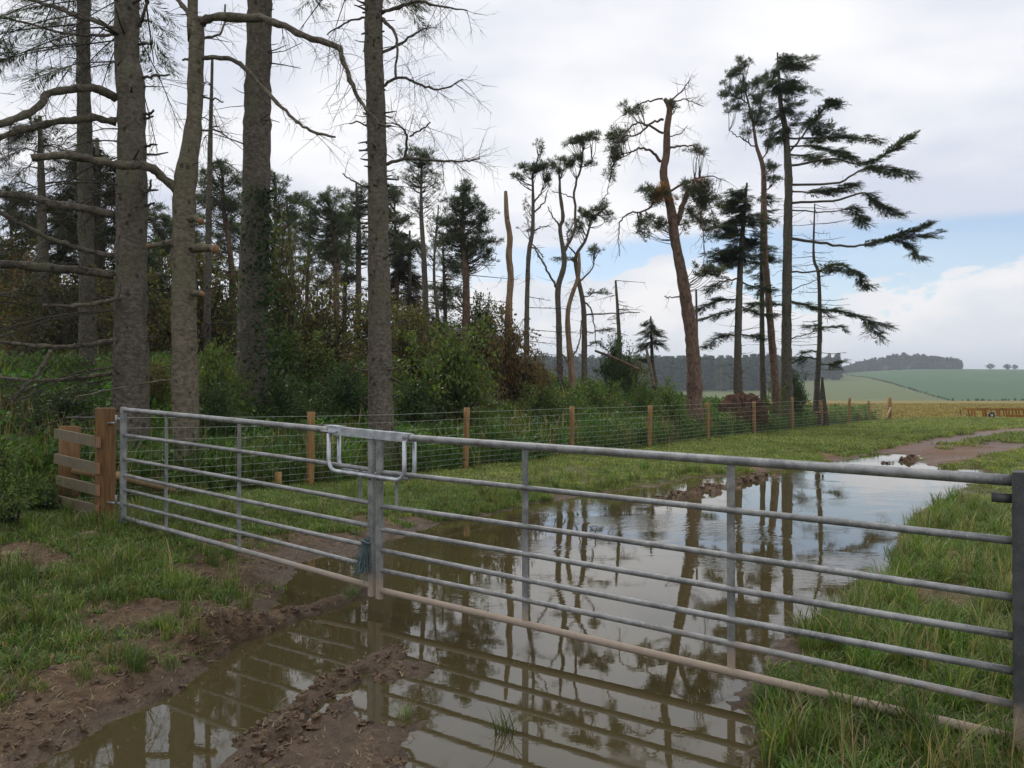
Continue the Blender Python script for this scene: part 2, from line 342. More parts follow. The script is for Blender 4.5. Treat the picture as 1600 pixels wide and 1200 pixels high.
def terrain(x, y, full=False):
    x = np.asarray(x, float); y = np.asarray(y, float)
    near = y < 30
    sdp = np.full(x.shape, 9.0); isl = np.full(x.shape, 9.0); r1 = sdp.copy(); r2 = sdp.copy(); c1 = sdp.copy(); c2 = sdp.copy(); bl = sdp.copy()
    xn, yn = x[near], y[near]
    wob = (fbm(xn*2.2, yn*2.2, 3, 5)-0.5)*0.30*np.clip(yn/8, .55, 1.6)
    sdp[near] = sdist(xn, yn, POND)+wob
    isl[near] = sdist(xn, yn, ISLE)+(fbm(xn*5, yn*5, 3, 8)-0.5)*0.16
    r1[near] = seg_dist(xn, yn, RIDGE1); r2[near] = seg_dist(xn, yn, RIDGE2); c1[near] = seg_dist(xn, yn, CLOD); c2[near] = seg_dist(xn, yn, CLOD2); bl[near] = seg_dist(xn, yn, BANKL)
    fd = fence_d(x, y)
    base = 0.055+0.05*(fbm(x*0.5, y*0.5, 3, 1)-0.5)
    base = base+0.11*sstep(-1.9, -3.9, x)*sstep(11, 8, y)                                  # higher ground at the left gate post
    base = base+0.015*sstep(0.3, 2.2, x)*sstep(9, 5, y)-0.03*sstep(.8, 1.6, x)*sstep(5.5, 4.5, y)
    base = base+0.80*sstep(0.6, 5.0, fd)*(1-sstep(28, 36, y)) + 0.25*sstep(2, 9, fd)*(1-sstep(30, 40, y))*fbm(x*.3, y*.3, 2, 3)
    base = base+0.62*sstep(2.5, 7.0, fd)*(1-sstep(3.9, 5.2, fence_t(x, y)))
    base = base-0.0045*np.clip(y-30, 0, 120)
    t1 = seg_dist(x, y, TRK1); t2 = seg_dist(x, y, TRK2)
    trk = np.maximum(sstep(0.85, 0.32, t1+(fbm(x*1.1, y*1.1, 3, 2)-.5)*.9), sstep(0.75, 0.25, t2+(fbm(x*1.1, y*1.1, 3, 4)-.5)*.9))*(x > 5)
    trk = np.maximum(trk, sstep(.75, .2, seg_dist(x, y, TRK3)+(fbm(x*1.6, y*1.6, 3, 6)-.5)*1.3)*.85)
    shore = sstep(-0.02, 0.45, sdp)
    h = np.where(sdp < 0, np.maximum(-0.10, sdp*0.35), 0.0)+(base)*shore+0.012*sstep(0, 0.1, sdp)
    lumps = fbm(x*9, y*9, 3, 11)-0.5; fine = fbm(x*26, y*26, 2, 14)-0.5; rag = fbm(x*3, y*3, 3, 19)
    ridge1 = sstep(0.17, 0.02, r1+lumps*0.16)*(0.125+0.05*rag)
    ridge2 = sstep(0.20, 0.02, r2+lumps*0.18)*(0.10+0.07*rag)
    isle = sstep(0.06, -0.18, isl)*(0.127+0.060*(fbm(x*4.5, y*4.5, 4, 23)-0.5))
    clod = np.maximum(sstep(0.17, 0.0, c1+(lumps-.02)*0.7)*(0.15+.03*rag), sstep(0.12, 0.0, c2+lumps*0.7)*0.125)
    h = h+np.maximum.reduce([ridge1, ridge2, isle, clod])
    h = h+sstep(0.26, 0.03, bl+lumps*.3)*0.05
    patch = fbm(x*1.3, y*1.3, 4, 31)
    mud = np.maximum.reduce([sstep(0.30, 0.02, sdp+(patch-0.5)*0.9)*(x < -0.9)*(y < 7.5), sstep(0.10, 0.0, sdp), sstep(0.62, 0.12, bl+(patch-.5)*1.5), trk])
    mud = np.maximum(mud, sstep(0.53, 0.64, fbm(x*2.2+3, y*2.2, 4, 37))*0.9*(x < -0.6)*(y < 9.5)*sstep(2.0, .5, sdp))
    mud = np.maximum(mud, sstep(0.5, 0.15, seg_dist(x, y, SOIL)+(patch-.5)*.6)*(y < 8))
    mud = np.maximum(mud, sstep(0.6, 0.75, patch)*(sdp < .9)*(y < 30))
    mud = np.maximum(mud, .85*sstep(.95, .25, sdp+(fbm(x*1.8, y*1.8, 4, 43)-.5)*2.6)*(x < -1.0)*(y < 7.2)*(fd < 0))
    rough = mud*(y < 20)*(1-.6*sstep(-.12, -.30, isl))
    h = h+rough*(lumps*0.055+fine*0.036+(fbm(x*16, y*16, 2, 15)-.5)*.03)*sstep(-0.05, 0.03, h)+(1-mud)*(fbm(x*3.5, y*3.5, 3, 41)-.5)*0.03*shore
    h = h-trk*0.04
    # far land: the field falls to a dip, then the hill rises
    rr = y
    hill = np.interp(rr, [0, 150, 230, 320, 400, 500, 620, 740, 860, 950, 1100, 1500, 3500, 6000], [0, 0, -6.5, -4.2, .6, 7.0, 14.5, 21.0, 26.0, 27.5, 26.5, 24, 18, 10])
    a = x/np.maximum(y, 1)
    hill = np.where(hill > 0, hill*(0.72+0.30*sstep(0.34, 0.55, a)-0.10*sstep(.56, .8, a)+0.16*sstep(.35, .1, a)*sstep(500, 900, y)), hill)
    h = h+hill+np.where(y > 200, (fbm(x*.006, y*.006, 3, 51)-.5)*3*sstep(200, 500, y), 0)
    if not full: return h
    hay = sstep(36, 44, y+4*(patch-.5)+ (x-22)*.0)*sstep(170, 160, y)
    return h, mud, hay, sdp
def gz(x, y): return float(terrain(np.array([x]), np.array([y]))[0])

def axis(segs):
    out = [segs[0][0]]
    for a, b, s0, s1 in segs:
        x = a
        while x < b-1e-6:
            s = s0+(s1-s0)*(x-a)/(b-a); x = min(b, x+s); out.append(x)
    return np.unique(np.round(out, 4))
ax_x = axis([(-4000, -700, 400, 80), (-700, -60, 40, 8), (-60, -12, 4, .4), (-12, -6, .3, .06), (-6, -3.7, .04, .036), (-3.7, 0.4, .023, .023), (0.4, 3.6, .036, .036), (3.6, 9, .05, .12), (9, 30, .3, .8), (30, 90, 2, 6), (90, 700, 10, 14), (700, 4000, 80, 400)])
ax_y = axis([(-3000, -60, 500, 20), (-60, 0.5, 6, .3), (0.5, 2.2, .12, .05), (2.2, 2.8, .04, .025), (2.8, 6.2, .022, .024), (6.2, 8.5, .034, .036), (8.5, 15, .04, .07), (15, 26, .08, .16), (26, 60, .4, 1), (60, 180, 3, 6), (180, 1100, 8, 14), (1100, 6000, 60, 500)])
gx, gy = np.meshgrid(ax_x, ax_y)
gh, gm, ghay, gsd = terrain(gx.ravel(), gy.ravel(), True)
nx, ny = len(ax_x), len(ax_y)
ii = (np.arange(ny-1)[:, None]*nx+np.arange(nx-1)[None, :]).ravel()
quads = np.stack([ii, ii+1, ii+1+nx, ii+nx], -1)
def m_ground():
    m, t = mat('ground'); pos = t.n('ShaderNodeNewGeometry').outputs['Position']
    at = t.n('ShaderNodeVertexColor'); at.layer_name = 'Col'; s = t.n('ShaderNodeSeparateColor'); t.l(at.outputs[0], s.inputs[0])
    mudm, hay, wet = s.outputs
    sp = t.n('ShaderNodeSeparateXYZ'); t.l(pos, sp.inputs[0]); X, Y, Z = sp.outputs
    a = t.noise(pos, 1.2, 6, 0.6); b = t.noise(pos, 12, 6, 0.65); c = t.noise(pos, 45, 4, 0.6); big = t.noise(pos, 0.16, 4)
    turf = t.mix(t.ramp(b, 0.3, 0.7), (0.036, 0.040, 0.014), (0.090, 0.095, 0.032)); turf = t.mix(t.ramp(a, 0.42, 0.7, 0, 0.7), turf, (0.10, 0.085, 0.038))
    far_t = t.mix(t.ramp(big, 0.35, 0.65), (0.115, 0.155, 0.034), (0.17, 0.180, 0.055)); far_t = t.mix(t.ramp(t.noise(pos, .55, 5, .6), .5, .68, 0, .75), far_t, (0.17, 0.125, 0.062)); turf = t.mix(t.ramp(Y, 9, 22), turf, far_t)
    hayc = t.mix(t.ramp(t.noise(t.mapping(pos, (.05, .5, 1)), 1.0, 4), 0.3, 0.7), (0.22, 0.160, 0.042), (0.175, 0.150, 0.044))
    col = t.mix(t.math('MULTIPLY', hay, t.ramp(b, 0.25, 0.5, .75, 1)), turf, hayc)
    mudc = t.mix(t.ramp(b, 0.32, 0.68), (0.072, 0.045, 0.025), (0.170, 0.110, 0.064)); mudc = t.mix(t.ramp(c, 0.5, 0.72, 0, 0.6), mudc, (0.045, 0.028, 0.018))
    mudc = t.mix(t.ramp(Y, 8, 18, 0, .75), mudc, (0.21, 0.108, 0.060))
    mudc = t.mix(t.math('MULTIPLY', wet, 0.5), mudc, (0.050, 0.032, 0.018))
    col = t.mix(t.ramp(t.math('ADD', mudm, t.math('MULTIPLY', t.math('SUBTRACT', b, .5), .7)), 0.35, 0.65), col, mudc)
    # fields on the hill, edged by hedges
    s1 = t.math('SUBTRACT', t.math('SUBTRACT', X, t.math('MULTIPLY', Y, 0.30)), 95.0)     # > 0 : dark crop field
    crop = t.ramp(t.math('ADD', s1, t.math('MULTIPLY', t.math('SUBTRACT', big, .5), 3)), -1, 1)
    lane = t.noise(t.mapping(pos, (.06, .02, 0)), 1.0, 3)
    hillc = t.mix(crop, t.mix(lane, (0.085, 0.108, 0.032), (0.105, 0.125, 0.04)), t.mix(lane, (0.036, 0.088, 0.026), (0.050, 0.105, 0.034)))
    hillc = t.mix(t.ramp(Y, 830, 850), hillc, (0.09, 0.11, 0.045))
    hillc = t.mix(t.ramp(Y, 352, 344), hillc, (0.11, 0.135, 0.06))
    col = t.mix(t.ramp(Y, 165, 190), col, hillc)
    ro = t.math('SUBTRACT', 0.95, t.math('MULTIPLY', t.math('MULTIPLY', wet, mudm), 0.55))
    hgt = t.math('ADD', b, t.math('MULTIPLY', c, 0.5))
    return finish(m, t, col, ro, hgt, 0.9, 0.04, spec=0.3)
wetm = sstep(0.10, 0.005, gh)*(gy.ravel() < 30)
ground = mk('ground', [(np.stack([gx.ravel(), gy.ravel(), gh], -1), quads, np.stack([gm, ghay, wetm], -1))], m_ground(), kind='structure')
# water lies in the hollow
def m_water():
    m, t = mat('puddle_water'); pos = t.n('ShaderNodeNewGeometry').outputs['Position']
    b = t.n('ShaderNodeBsdfPrincipled'); n = t.noise(pos, 1.4, 4)
    t.l(t.mix(n, (0.056, 0.044, 0.017), (0.074, 0.059, 0.027)), b.inputs['Base Color'])
    t.l(t.ramp(t.noise(t.mapping(pos, (1, 1, 1), (3, 0, 0)), 2.1, 5, .6), .5, .75, .012, .07), b.inputs['Roughness']); b.inputs['IOR'].default_value = 1.58
    rip = t.noise(t.mapping(pos, (5, 9, 1)), 1.6, 3, .5); slow = t.noise(t.mapping(pos, (1, 1.6, 1)), 1.2, 2); fine = t.noise(pos, 34, 3)
    sp = t.n('ShaderNodeSeparateXYZ'); t.l(pos, sp.inputs[0])
    wind = t.math('MULTIPLY', t.ramp(t.noise(t.mapping(pos, (.35, .5, 1)), 1.3, 2), 0.47, 0.62), t.ramp(sp.outputs[1], 4.5, 8.5))
    hgt = t.math('ADD', t.math('ADD', t.math('MULTIPLY', rip, t.math('ADD', t.math('MULTIPLY', wind, 0.5), 0.018)), t.math('MULTIPLY', slow, 0.035)), t.math('MULTIPLY', fine, 0.006))
    bn = t.n('ShaderNodeBump'); bn.inputs['Strength'].default_value = 0.35; bn.inputs['Distance'].default_value = 0.02
    t.l(hgt, bn.inputs['Height']); t.l(bn.outputs[0], b.inputs['Normal'])
    t.l(b.outputs[0], t.n('ShaderNodeOutputMaterial').inputs[0]); return m
qx, qy = np.meshgrid(np.arange(-5.2, 12.5, .15), np.arange(1.0, 21.5, .15))
qd = sdist(qx.ravel(), qy.ravel(), POND)
nqx, nqy = qx.shape[1], qx.shape[0]
jj = (np.arange(nqy-1)[:, None]*nqx+np.arange(nqx-1)[None, :]).ravel(); fq = np.stack([jj, jj+1, jj+1+nqx, jj+nqx], -1)
fq = fq[(qd[fq] < 0.45).all(1)]
used = np.unique(fq); remap = np.full(len(qd), -1); remap[used] = np.arange(len(used))
mk('puddle_water', [(np.stack([qx.ravel(), qy.ravel(), np.zeros(qx.size)], -1)[used], remap[fq])], m_water(), kind='structure')

# ------------------------------------------------------------------ foliage builders
def rdir(n): return unit(rng.normal(size=(n, 3)))
def colvar(n, base, var=0.35, alt=None, pa=0.15):
    c = np.array(base)*(1+var*(rng.random((n, 1))*2-1))
    if alt is not None: c = np.where(rng.random((n, 1)) < pa, np.array(alt)*(1+var*(rng.random((n, 1))*2-1)), c)
    return c
def tufts(cent, dirn, size, n=13, base=(.04, .06, .03), wd=0.13, alt=None, pa=.1):
    """pine needle tufts: thin blades round a twig end"""
    m = len(cent); size = np.broadcast_to(size, (m,))
    c = np.repeat(cent, n, 0); d = unit(np.repeat(dirn, n, 0)*0.75+rdir(m*n)); s = np.repeat(size, n)[:, None]*(0.7+.5*rng.random((m*n, 1)))
    p = unit(np.cross(d, rdir(m*n)))*s*wd
    V = np.stack([c+d*s*.05-p*.4, c+d*s*.5+p, c+d*s], 1).reshape(-1, 3)
    col = np.repeat(np.repeat(colvar(m, base, .4, alt, pa), n, 0), 3, 0)
    return V, np.arange(len(V)).reshape(-1, 3), col
def sprays(st, d, L, m=9, base=(.03, .045, .02), droop=0.15, wd=0.24, alt=None, pa=.1, ratio=.46):
    """flat fir sprays: side shoots left and right of each twig"""
    n = len(st); L = np.broadcast_to(L, (n,))[:, None]
    side = unit(np.cross(d, np.array([0, 0, 1.0])+0.35*rdir(n))); outV = []
    for t in np.linspace(0.12, 1.0, m):
        pos = st+d*L*t-np.array([0, 0, 1])*droop*L*t*t
        for sg in (-1, 1):
            sd_ = unit(d*0.75+sg*side*(0.8 if t < .95 else .15)+np.array([0, 0, -.1])+.18*rdir(n)); sl = L*ratio*(1.1-.55*t)*(.7+.6*rng.random((n, 1)))
            wv = d*sl*wd
            outV.append(np.stack([pos-wv, pos+sd_*sl*.55+wv*.9, pos+sd_*sl, pos+sd_*sl*.5-wv*.5], 1))
    V = np.stack(outV, 1).reshape(-1, 3)
    col = np.repeat(colvar(n, base, .4, alt, pa), len(outV)*4, 0)
    return V, np.arange(len(V)).reshape(-1, 4), col
def leaves(cent, size, base, var=.4, alt=None, pa=.12, up=0.4):
    n = len(cent); s = np.broadcast_to(size, (n,))[:, None]*(.6+.7*rng.random((n, 1)))
    a = rdir(n); b = unit(np.cross(a, rdir(n)+np.array([0, 0, up])))*0.33
    V = np.stack([cent, cent+s*(.5*a+b), cent+s*a, cent+s*(.5*a-b)], 1).reshape(-1, 3)
    return V, np.arange(len(V)).reshape(-1, 4), np.repeat(colvar(n, base, var, alt, pa), 4, 0)
def twigs_on(path, n, L, r, t0=0.15, t1=1.0, down=0.25, fwd=0.6, k=4, curl=0.35):
    """fine side twigs along a limb; returns points (n,k,3), radii"""
    t = (t0+(t1-t0)*rng.random(n))*(len(path)-1); i = np.minimum(t.astype(int), len(path)-2); f = (t-i)[:, None]
    st = path[i]*(1-f)+path[i+1]*f; tan = unit(path[i+1]-path[i])
    d = unit(tan*fwd+rdir(n)*1.0+np.array([0, 0, -down])); ln = (L*(.4+.8*rng.random(n)))[:, None]
    cv = unit(rdir(n)+np.array([0, 0, -0.5])); s = np.linspace(0, 1, k)
    Pn = st[:, None]+d[:, None]*ln[:, None]*s[None, :, None]+cv[:, None]*ln[:, None]*curl*(s**2)[None, :, None]
    R = np.broadcast_to(r*(1.0-.75*s), (n, k))*(.7+.6*rng.random((n, 1)))
    return Pn, R
def subtwigs(Pn, per, L, r, down=.2):
    n, k, _ = Pn.shape
    a = np.repeat(Pn, per, 0); t = .25+.75*rng.random(len(a)); x = t*(k-1); i = np.minimum(x.astype(int), k-2); f = (x-i)[:, None]; ar = np.arange(len(a))
    st = a[ar, i]*(1-f)+a[ar, i+1]*f; tan = unit(a[ar, i+1]-a[ar, i]); d = unit(tan*.8+rdir(len(a))*.9+np.array([0, 0, -down]))
    ln = (L*(.4+.9*rng.random(len(a))))[:, None]; s = np.linspace(0, 1, 3)
    Q = st[:, None]+d[:, None]*ln[:, None]*s[None, :, None]+(rdir(len(a))*.15)[:, None]*ln[:, None]*(s**2)[None, :, None]
    return Q, np.broadcast_to(r*(1-.6*s), (len(a), 3))

# ------------------------------------------------------------------ trees
def px_path(pts, Y0, dY=0.0, n=None, jit=0.0):
    k = len(pts); pw = np.array([P(u, v, Y0+dY*i/max(1, k-1)) for i, (u, v) in enumerate(pts)])
    q = cr(pw, n or max(6, 4*k))
    if jit: q[1:-1] += rng.normal(size=q[1:-1].shape)*jit
    return q
class Tree:
    def __init__(s, name, label, cat, Y, trunk, widths, bark, group=None, sides=14, top=None):
        """trunk: pixel polyline from top to foot; widths in pixels"""
        s.Y = Y; s.bark = bark
        foot = P(*trunk[-1], Y); zf = gz(foot[0], foot[1])
        pts = [P(u, v, Y) for u, v in trunk]
        if top is not None: pts = [np.array([pts[0][0]+(top-pts[0][2])*.01, Y, top])]+pts; widths = [widths[0]*.35]+list(widths)
        if pts[-1][2] > zf: pts.append(np.array([foot[0], Y, zf-0.12])); widths = list(widths)+[widths[-1]*1.18]
        else: pts[-1][2] = zf-.12
        s.base = (float(pts[-1][0]), Y, zf)
        s.o = thing(name, label, cat, s.base, group)
        pts = np.array(pts); L = np.sum(np.linalg.norm(np.diff(pts, axis=0), axis=1)); n = int(np.clip(L/.16, 16, 110))
        s.path = cr(pts, n)
        # even out spacing
        cum = np.concatenate([[0], np.cumsum(np.linalg.norm(np.diff(s.path, axis=0), axis=1))]); tt = np.linspace(0, cum[-1], n)
        s.path = np.stack([np.interp(tt, cum, s.path[:, i]) for i in range(3)], 1)
        wz = np.array(widths)/2/F*Y; cz = np.concatenate([[0], np.cumsum(np.linalg.norm(np.diff(pts, axis=0), axis=1))])
        s.rad = np.interp(np.linspace(0, cz[-1], n), cz, wz)
        foot_l = np.clip(1-np.linspace(cz[-1], 0, n)/.9, 0, 1); s.rad = s.rad*(1+.28*foot_l**2)
        V, Fq = tubes(s.path, s.rad*(1+.04*rng.normal(size=n)*(n > 20)), sides)
        a = np.tile(np.arange(sides), n); rr = np.repeat(s.rad, sides); zz = np.repeat(s.path[:, 2], sides)
        ctr = np.repeat(s.path, sides, 0); dn = V-ctr
        V = ctr+dn*(1+.16*(fbm(a*1.0+s.Y, zz*2.0, 3, 3)-.5)+.10*(vnoise(a*1.0, zz*9, 4)-.5))[:, None]
        mk('trunk', [(V, Fq)], bark, s.o)
        s.tw = []; s.fo = []; s.limbs = []; s.dens = 1.5
    def limb(s, pts, w0, w1, dY=0.0, m=None, cut=False, name='branch', label=None):
        q = px_path(pts, s.Y, dY, jit=.008*s.Y/12); r = np.linspace(w0, w1, len(q))/2/F*s.Y*(1+.12*rng.normal(size=len(q))*(w0 > 6))
        r = np.maximum(r, .004)
        ob = mk(name, [capped(q, r, 8)], m or s.bark, s.o)
        if cut:
            d = unit(q[-1]-q[-2]); mk('cut_end', [capped(np.array([q[-1]-d*.02, q[-1]+d*.012]), r[-1]*1.03, 9)], M['cut'], ob)
        if label: ob['label'] = label
        s.limbs.append(q); return q
    def twig(s, path, n, L, r=.006, per=3, **kw):
        if n <= 0: return
        Pn, R = twigs_on(path, n, L, r, **kw); s.tw.append(tubes(Pn, R, 4))
        if per:
            Q, Rq = subtwigs(Pn, per, L*.45, r*.55); s.tw.append(tubes(Q, Rq, 3))
        return Pn
    def stubs(s, n, L=.25, r=.014, zmin=0, zmax=99):
        idx = [i for i in range(len(s.path)) if zmin < s.path[i][2] < zmax]
        if not idx: return
        i = rng.choice(idx, n); an = rng.random(n)*2*math.pi; d = np.stack([np.cos(an), np.sin(an), -.15+.35*rng.random(n)], 1)
        st = s.path[i]+d*(s.rad[i]*.8)[:, None]; ln = (L*(.3+rng.random(n)**2*1.6))[:, None]; q = np.linspace(0, 1, 3)
        Pn = st[:, None]+d[:, None]*ln[:, None]*q[None, :, None]+np.array([0, 0, 1])*(.2*rng.normal(size=(n, 1, 1)))*ln[:, None]*(q**2)[None, :, None]
        s.tw.append(tubes(Pn, np.broadcast_to(r*(1-.6*q), (n, 3))*(.6+.8*rng.random((n, 1))), 5))
    def link(s, c, r, sag=.1, from_up=-.35):
        """thin boughs from the nearest trunk or limb point to each clump centre"""
        pool = np.vstack([s.path[:max(2, int(len(s.path)*.8))]]+s.limbs)
        out = []
        for p in c:
            dd = np.linalg.norm(pool-p-np.array([0, 0, from_up]), axis=1)+.0*pool[:, 2]; a = pool[np.argmin(dd)]
            mid = (a+p)/2+np.array([0, 0, -sag*np.linalg.norm(p-a)])+rng.normal(size=3)*.05*np.linalg.norm(p-a)
            out.append(cr([a, mid, p], 6))
        out = np.array(out); s.tw.append(tubes(out, np.broadcast_to(np.linspace(r, r*.35, 6), (len(out), 6)), 4)); return out
    def pine_clump(s, u, v, ru, rv, n, size=.16, sub=7, base=(.062, .078, .044), depth=1.0, alt=(.10, .07, .03), pa=.06, dY=0):
        n = int(n*2.3); size = size*.68; sub = int(sub*1.7); base = tuple(np.array(base)*1.5)
        Y = s.Y+dY; k = Y/F; c0 = P(u, v, Y); R = np.array([ru*k, (ru+rv)/2*k*depth, rv*k])*1.08
        sc = c0+rdir(sub)*(rng.random((sub, 1))**.5)*R; s.link(sc, .014)
        per = max(1, n//sub); cs = np.repeat(sc, per, 0); off = rdir(len(cs))*(rng.random((len(cs), 1))**.6)*R*(.30+1.5/sub); cs = cs+off
        dn = unit(off/np.maximum(R, .1)+np.array([0, 0, .5]))
        q = np.linspace(0, 1, 2); Pn = np.repeat(sc, per, 0)[:, None]*(1-q)[None, :, None]+cs[:, None]*q[None, :, None]
        s.tw.append(tubes(Pn, np.full((len(cs), 2), .004), 3)); s.fo.append(tufts(cs, dn, size*1.12, 14, base, wd=.085, alt=alt, pa=pa))
    def fir_bough(s, path, n, L, base=(.072, .096, .052), t0=.25, t1=1.0, m=9, alt=(.10, .085, .04), pa=.07, flat=.25, thin=1.0):
        n = max(3, int(n*s.dens*thin*(1.0 if s.Y < 18 else 1.75))); L = L*(1.1 if s.Y < 18 else .94)
        t = (t0+(t1-t0)*np.linspace(0, 1, n))*(len(path)-1); i = np.minimum(t.astype(int), len(path)-2); f = (t-i)[:, None]
        st = path[i]*(1-f)+path[i+1]*f; tan = unit(path[i+1]-path[i]); side = unit(np.cross(tan, np.array([0, 0, 1.0]))); sg = np.where(np.arange(n) % 2, 1, -1)[:, None]
        d = unit(tan*.75+side*sg*(.2+1.15*rng.random((n, 1)))+np.stack([0*t, 0*t, flat*rng.normal(size=n)], 1))
        ln = L*(.55+.7*rng.random(n)); near = s.Y < 18
        kw = dict(m=m+7, wd=.13, ratio=.30) if near else dict(m=m)
        s.fo.append(sprays(st, d, ln, base=base, droop=.12, alt=alt, pa=pa, **kw))
        for sg2 in (-1, 1):                       # second-order sprays
            s2 = st+d*(ln*(.35+.3*rng.random(n)))[:, None]; d2 = unit(d*.7+sg2*unit(np.cross(d, np.array([0, 0, 1.0])))*.75+np.stack([0*t, 0*t, flat*.6*rng.normal(size=n)], 1))
            s.fo.append(sprays(s2, d2, ln*.55, base=base, droop=.12, alt=alt, pa=pa, **kw))
        s.fo.append(sprays(path[-1:], tan[-1:], L, base=base, droop=.1, **kw))
    def fir_clump(s, u, v, ru, rv, nb=8, per=9, L=.5, base=(.072, .096, .052), dY=0, frm=None):
        """boughs from the trunk out to points in an ellipse"""
        Y = s.Y+dY; k = Y/F; c0 = P(u, v, Y); R = np.array([ru*k, ru*k*.9, rv*k]); pts = c0+rdir(nb)*(rng.random((nb, 1))**.4)*R
        for b in s.link(pts, .014, sag=.05, from_up=.15): s.fir_bough(b, per, L*.85, base, thin=.42, t0=.35)
    def done(s, twm=None):
        if s.tw: mk('dead_twigs' if not s.fo else 'twigs', s.tw, twm or M['twig'], s.o, kind='stuff')
        if s.fo: mk('crown', s.fo, M['needle'], s.o, smooth=False)
        return s.o

# ---- the big trunks on the left
T = Tree('spruce_tree', 'thin grey trunk at far left behind the thickest limbs', 'tree', 14.6, [(128, 0), (130, 200), (134, 400), (140, 640)], [19, 21, 23, 27], M['fir'], top=15.5)
T.stubs(40, .5, .01, 2, 12)
for k in range(26):
    z = 4+rng.random()*8; i = np.argmin(abs(T.path[:, 2]-z)); an = rng.random()*6.28; e = T.path[i]+np.array([math.cos(an), math.sin(an), -.25])*(1+rng.random()*1.2)
    T.twig(cr([T.path[i], (T.path[i]+e)/2+np.array([0, 0, .15]), e], 6), 10, .5, .005, 2)
for k in range(14):
    z = 9.0+rng.random()*6; i = np.argmin(abs(T.path[:, 2]-z)); an = rng.random()*6.28; L = 2.2*(16.5-z)/8+.4
    b = cr([T.path[i], T.path[i]+np.array([math.cos(an), math.sin(an), -.1])*L*.5, T.path[i]+np.array([math.cos(an), math.sin(an), -.3])*L], 7); T.tw.append(tubes(b, np.linspace(.025, .008, 7), 4)); T.fir_bough(b, 16, .5)
T.done()

T = Tree('spruce_tree', 'thick spruce trunk at left with long bare limbs reaching left', 'tree', 11.4, [(196, 0), (198, 100), (203, 140), (205, 300), (204, 450), (205, 660)], [36, 37, 41, 44, 47, 54], M['spruce'], top=17, sides=18)
lims = [([(180, 153), (157, 140), (133, 135), (107, 138), (73, 145), (60, 163), (27, 182), (0, 192), (-50, 207)], 13, 9, -1.5, 14),
        ([(180, 190), (147, 183), (117, 187), (83, 190), (50, 197), (0, 212), (-60, 232)], 12, 9, -.8, 14),
        ([(180, 337), (133, 325), (90, 320), (57, 310), (20, 303), (-60, 310)], 13, 11, .8, 20),
        ([(177, 430), (133, 423), (67, 417), (0, 412), (-70, 405)], 14, 11, -.5, 20),
        ([(185, 402), (133, 390), (90, 377), (50, 360), (0, 333), (-60, 300)], 9, 6, -1.2, 26),
        ([(215, 455), (167, 470), (117, 478), (67, 477)], 8, 4, -1.2, 22),
        ([(195, 527), (150, 537), (100, 542), (50, 540), (-40, 530)], 8, 5, -1.0, 26),
        ([(193, 580), (133, 590), (67, 595), (-30, 588)], 7, 4, -.8, 22),
        ([(180, 47), (150, 32), (117, 23), (87, 10), (53, 0), (0, -22)], 9, 6, .6, 16),
        ([(180, 52), (143, 53), (100, 50), (33, 33), (-20, 20)], 5, 3, -.6, 16),
        ([(80, 547), (63, 577), (33, 610), (20, 626)], 7, 5, -.1, 10),
        ([(213, 290), (230, 300), (235, 280)], 6, 3, -.3, 3), ([(215, 120), (240, 117), (262, 115)], 5, 3, -.2, 1), ([(215, 40), (222, 20), (230, -10)], 6, 4, -.3, 2)]
for k, (pts, w0, w1, dy, nt) in enumerate(lims):
    off = -.75 if k == 10 else 0
    T.Y += off; q = T.limb(pts, w0, w1, dy, M['dead'] if k in (0, 1, 5, 6, 7, 10) else None); T.Y -= off
    T.twig(q, nt, .75, .006, 4, down=.3)
T.stubs(50, .3, .018, .8, 9)
for pts in [[(216, 67), (228, 66), (237, 64)], [(222, 178), (234, 176), (238, 170)], [(222, 184), (238, 180)], [(222, 227), (244, 225)], [(225, 298), (246, 296)], [(225, 322), (240, 316)]]: T.limb(pts, 5, 2.5, -.15, M['twig'], name='branch_stub')
for k in range(34):       # lattice of fine dead boughs on the side away from the gate
    z = .9+rng.random()*7; i = np.argmin(abs(T.path[:, 2]-z)); an = math.pi+rng.normal()*.8; L = 1.2+rng.random()*1.8
    e = T.path[i]+np.array([math.cos(an), math.sin(an)*.9, -.15-.25*rng.random()])*L
    b = cr([T.path[i], (T.path[i]+e)/2+np.array([0, 0, .12]), e], 7); T.tw.append(tubes(b, np.linspace(.013, .005, 7), 4)); T.twig(b, 12, .55, .0045, 3, down=.35)
for u, v in [(25, 45), (45, 75), (85, 110), (20, 15), (-20, 60), (10, 90)]:
    b = px_path([(120, v-25), (u+30, v-12), (u-25, v+10)], 10.6, -.4); T.tw.append(tubes(b, np.linspace(.012, .005, len(b)), 4)); T.fir_bough(b, 7, .36, t0=.5)
for k in range(20):
    z = 8.3+rng.random()*8; i = np.argmin(abs(T.path[:, 2]-z)); an = rng.random()*6.28; L = 2.6*(17.6-z)/9+.5
    b = cr([T.path[i], T.path[i]+np.array([math.cos(an), math.sin(an), -.1])*L*.5, T.path[i]+np.array([math.cos(an), math.sin(an), -.3])*L], 7); T.tw.append(tubes(b, np.linspace(.03, .008, 7), 4)); T.fir_bough(b, 18, .5)
T.done()

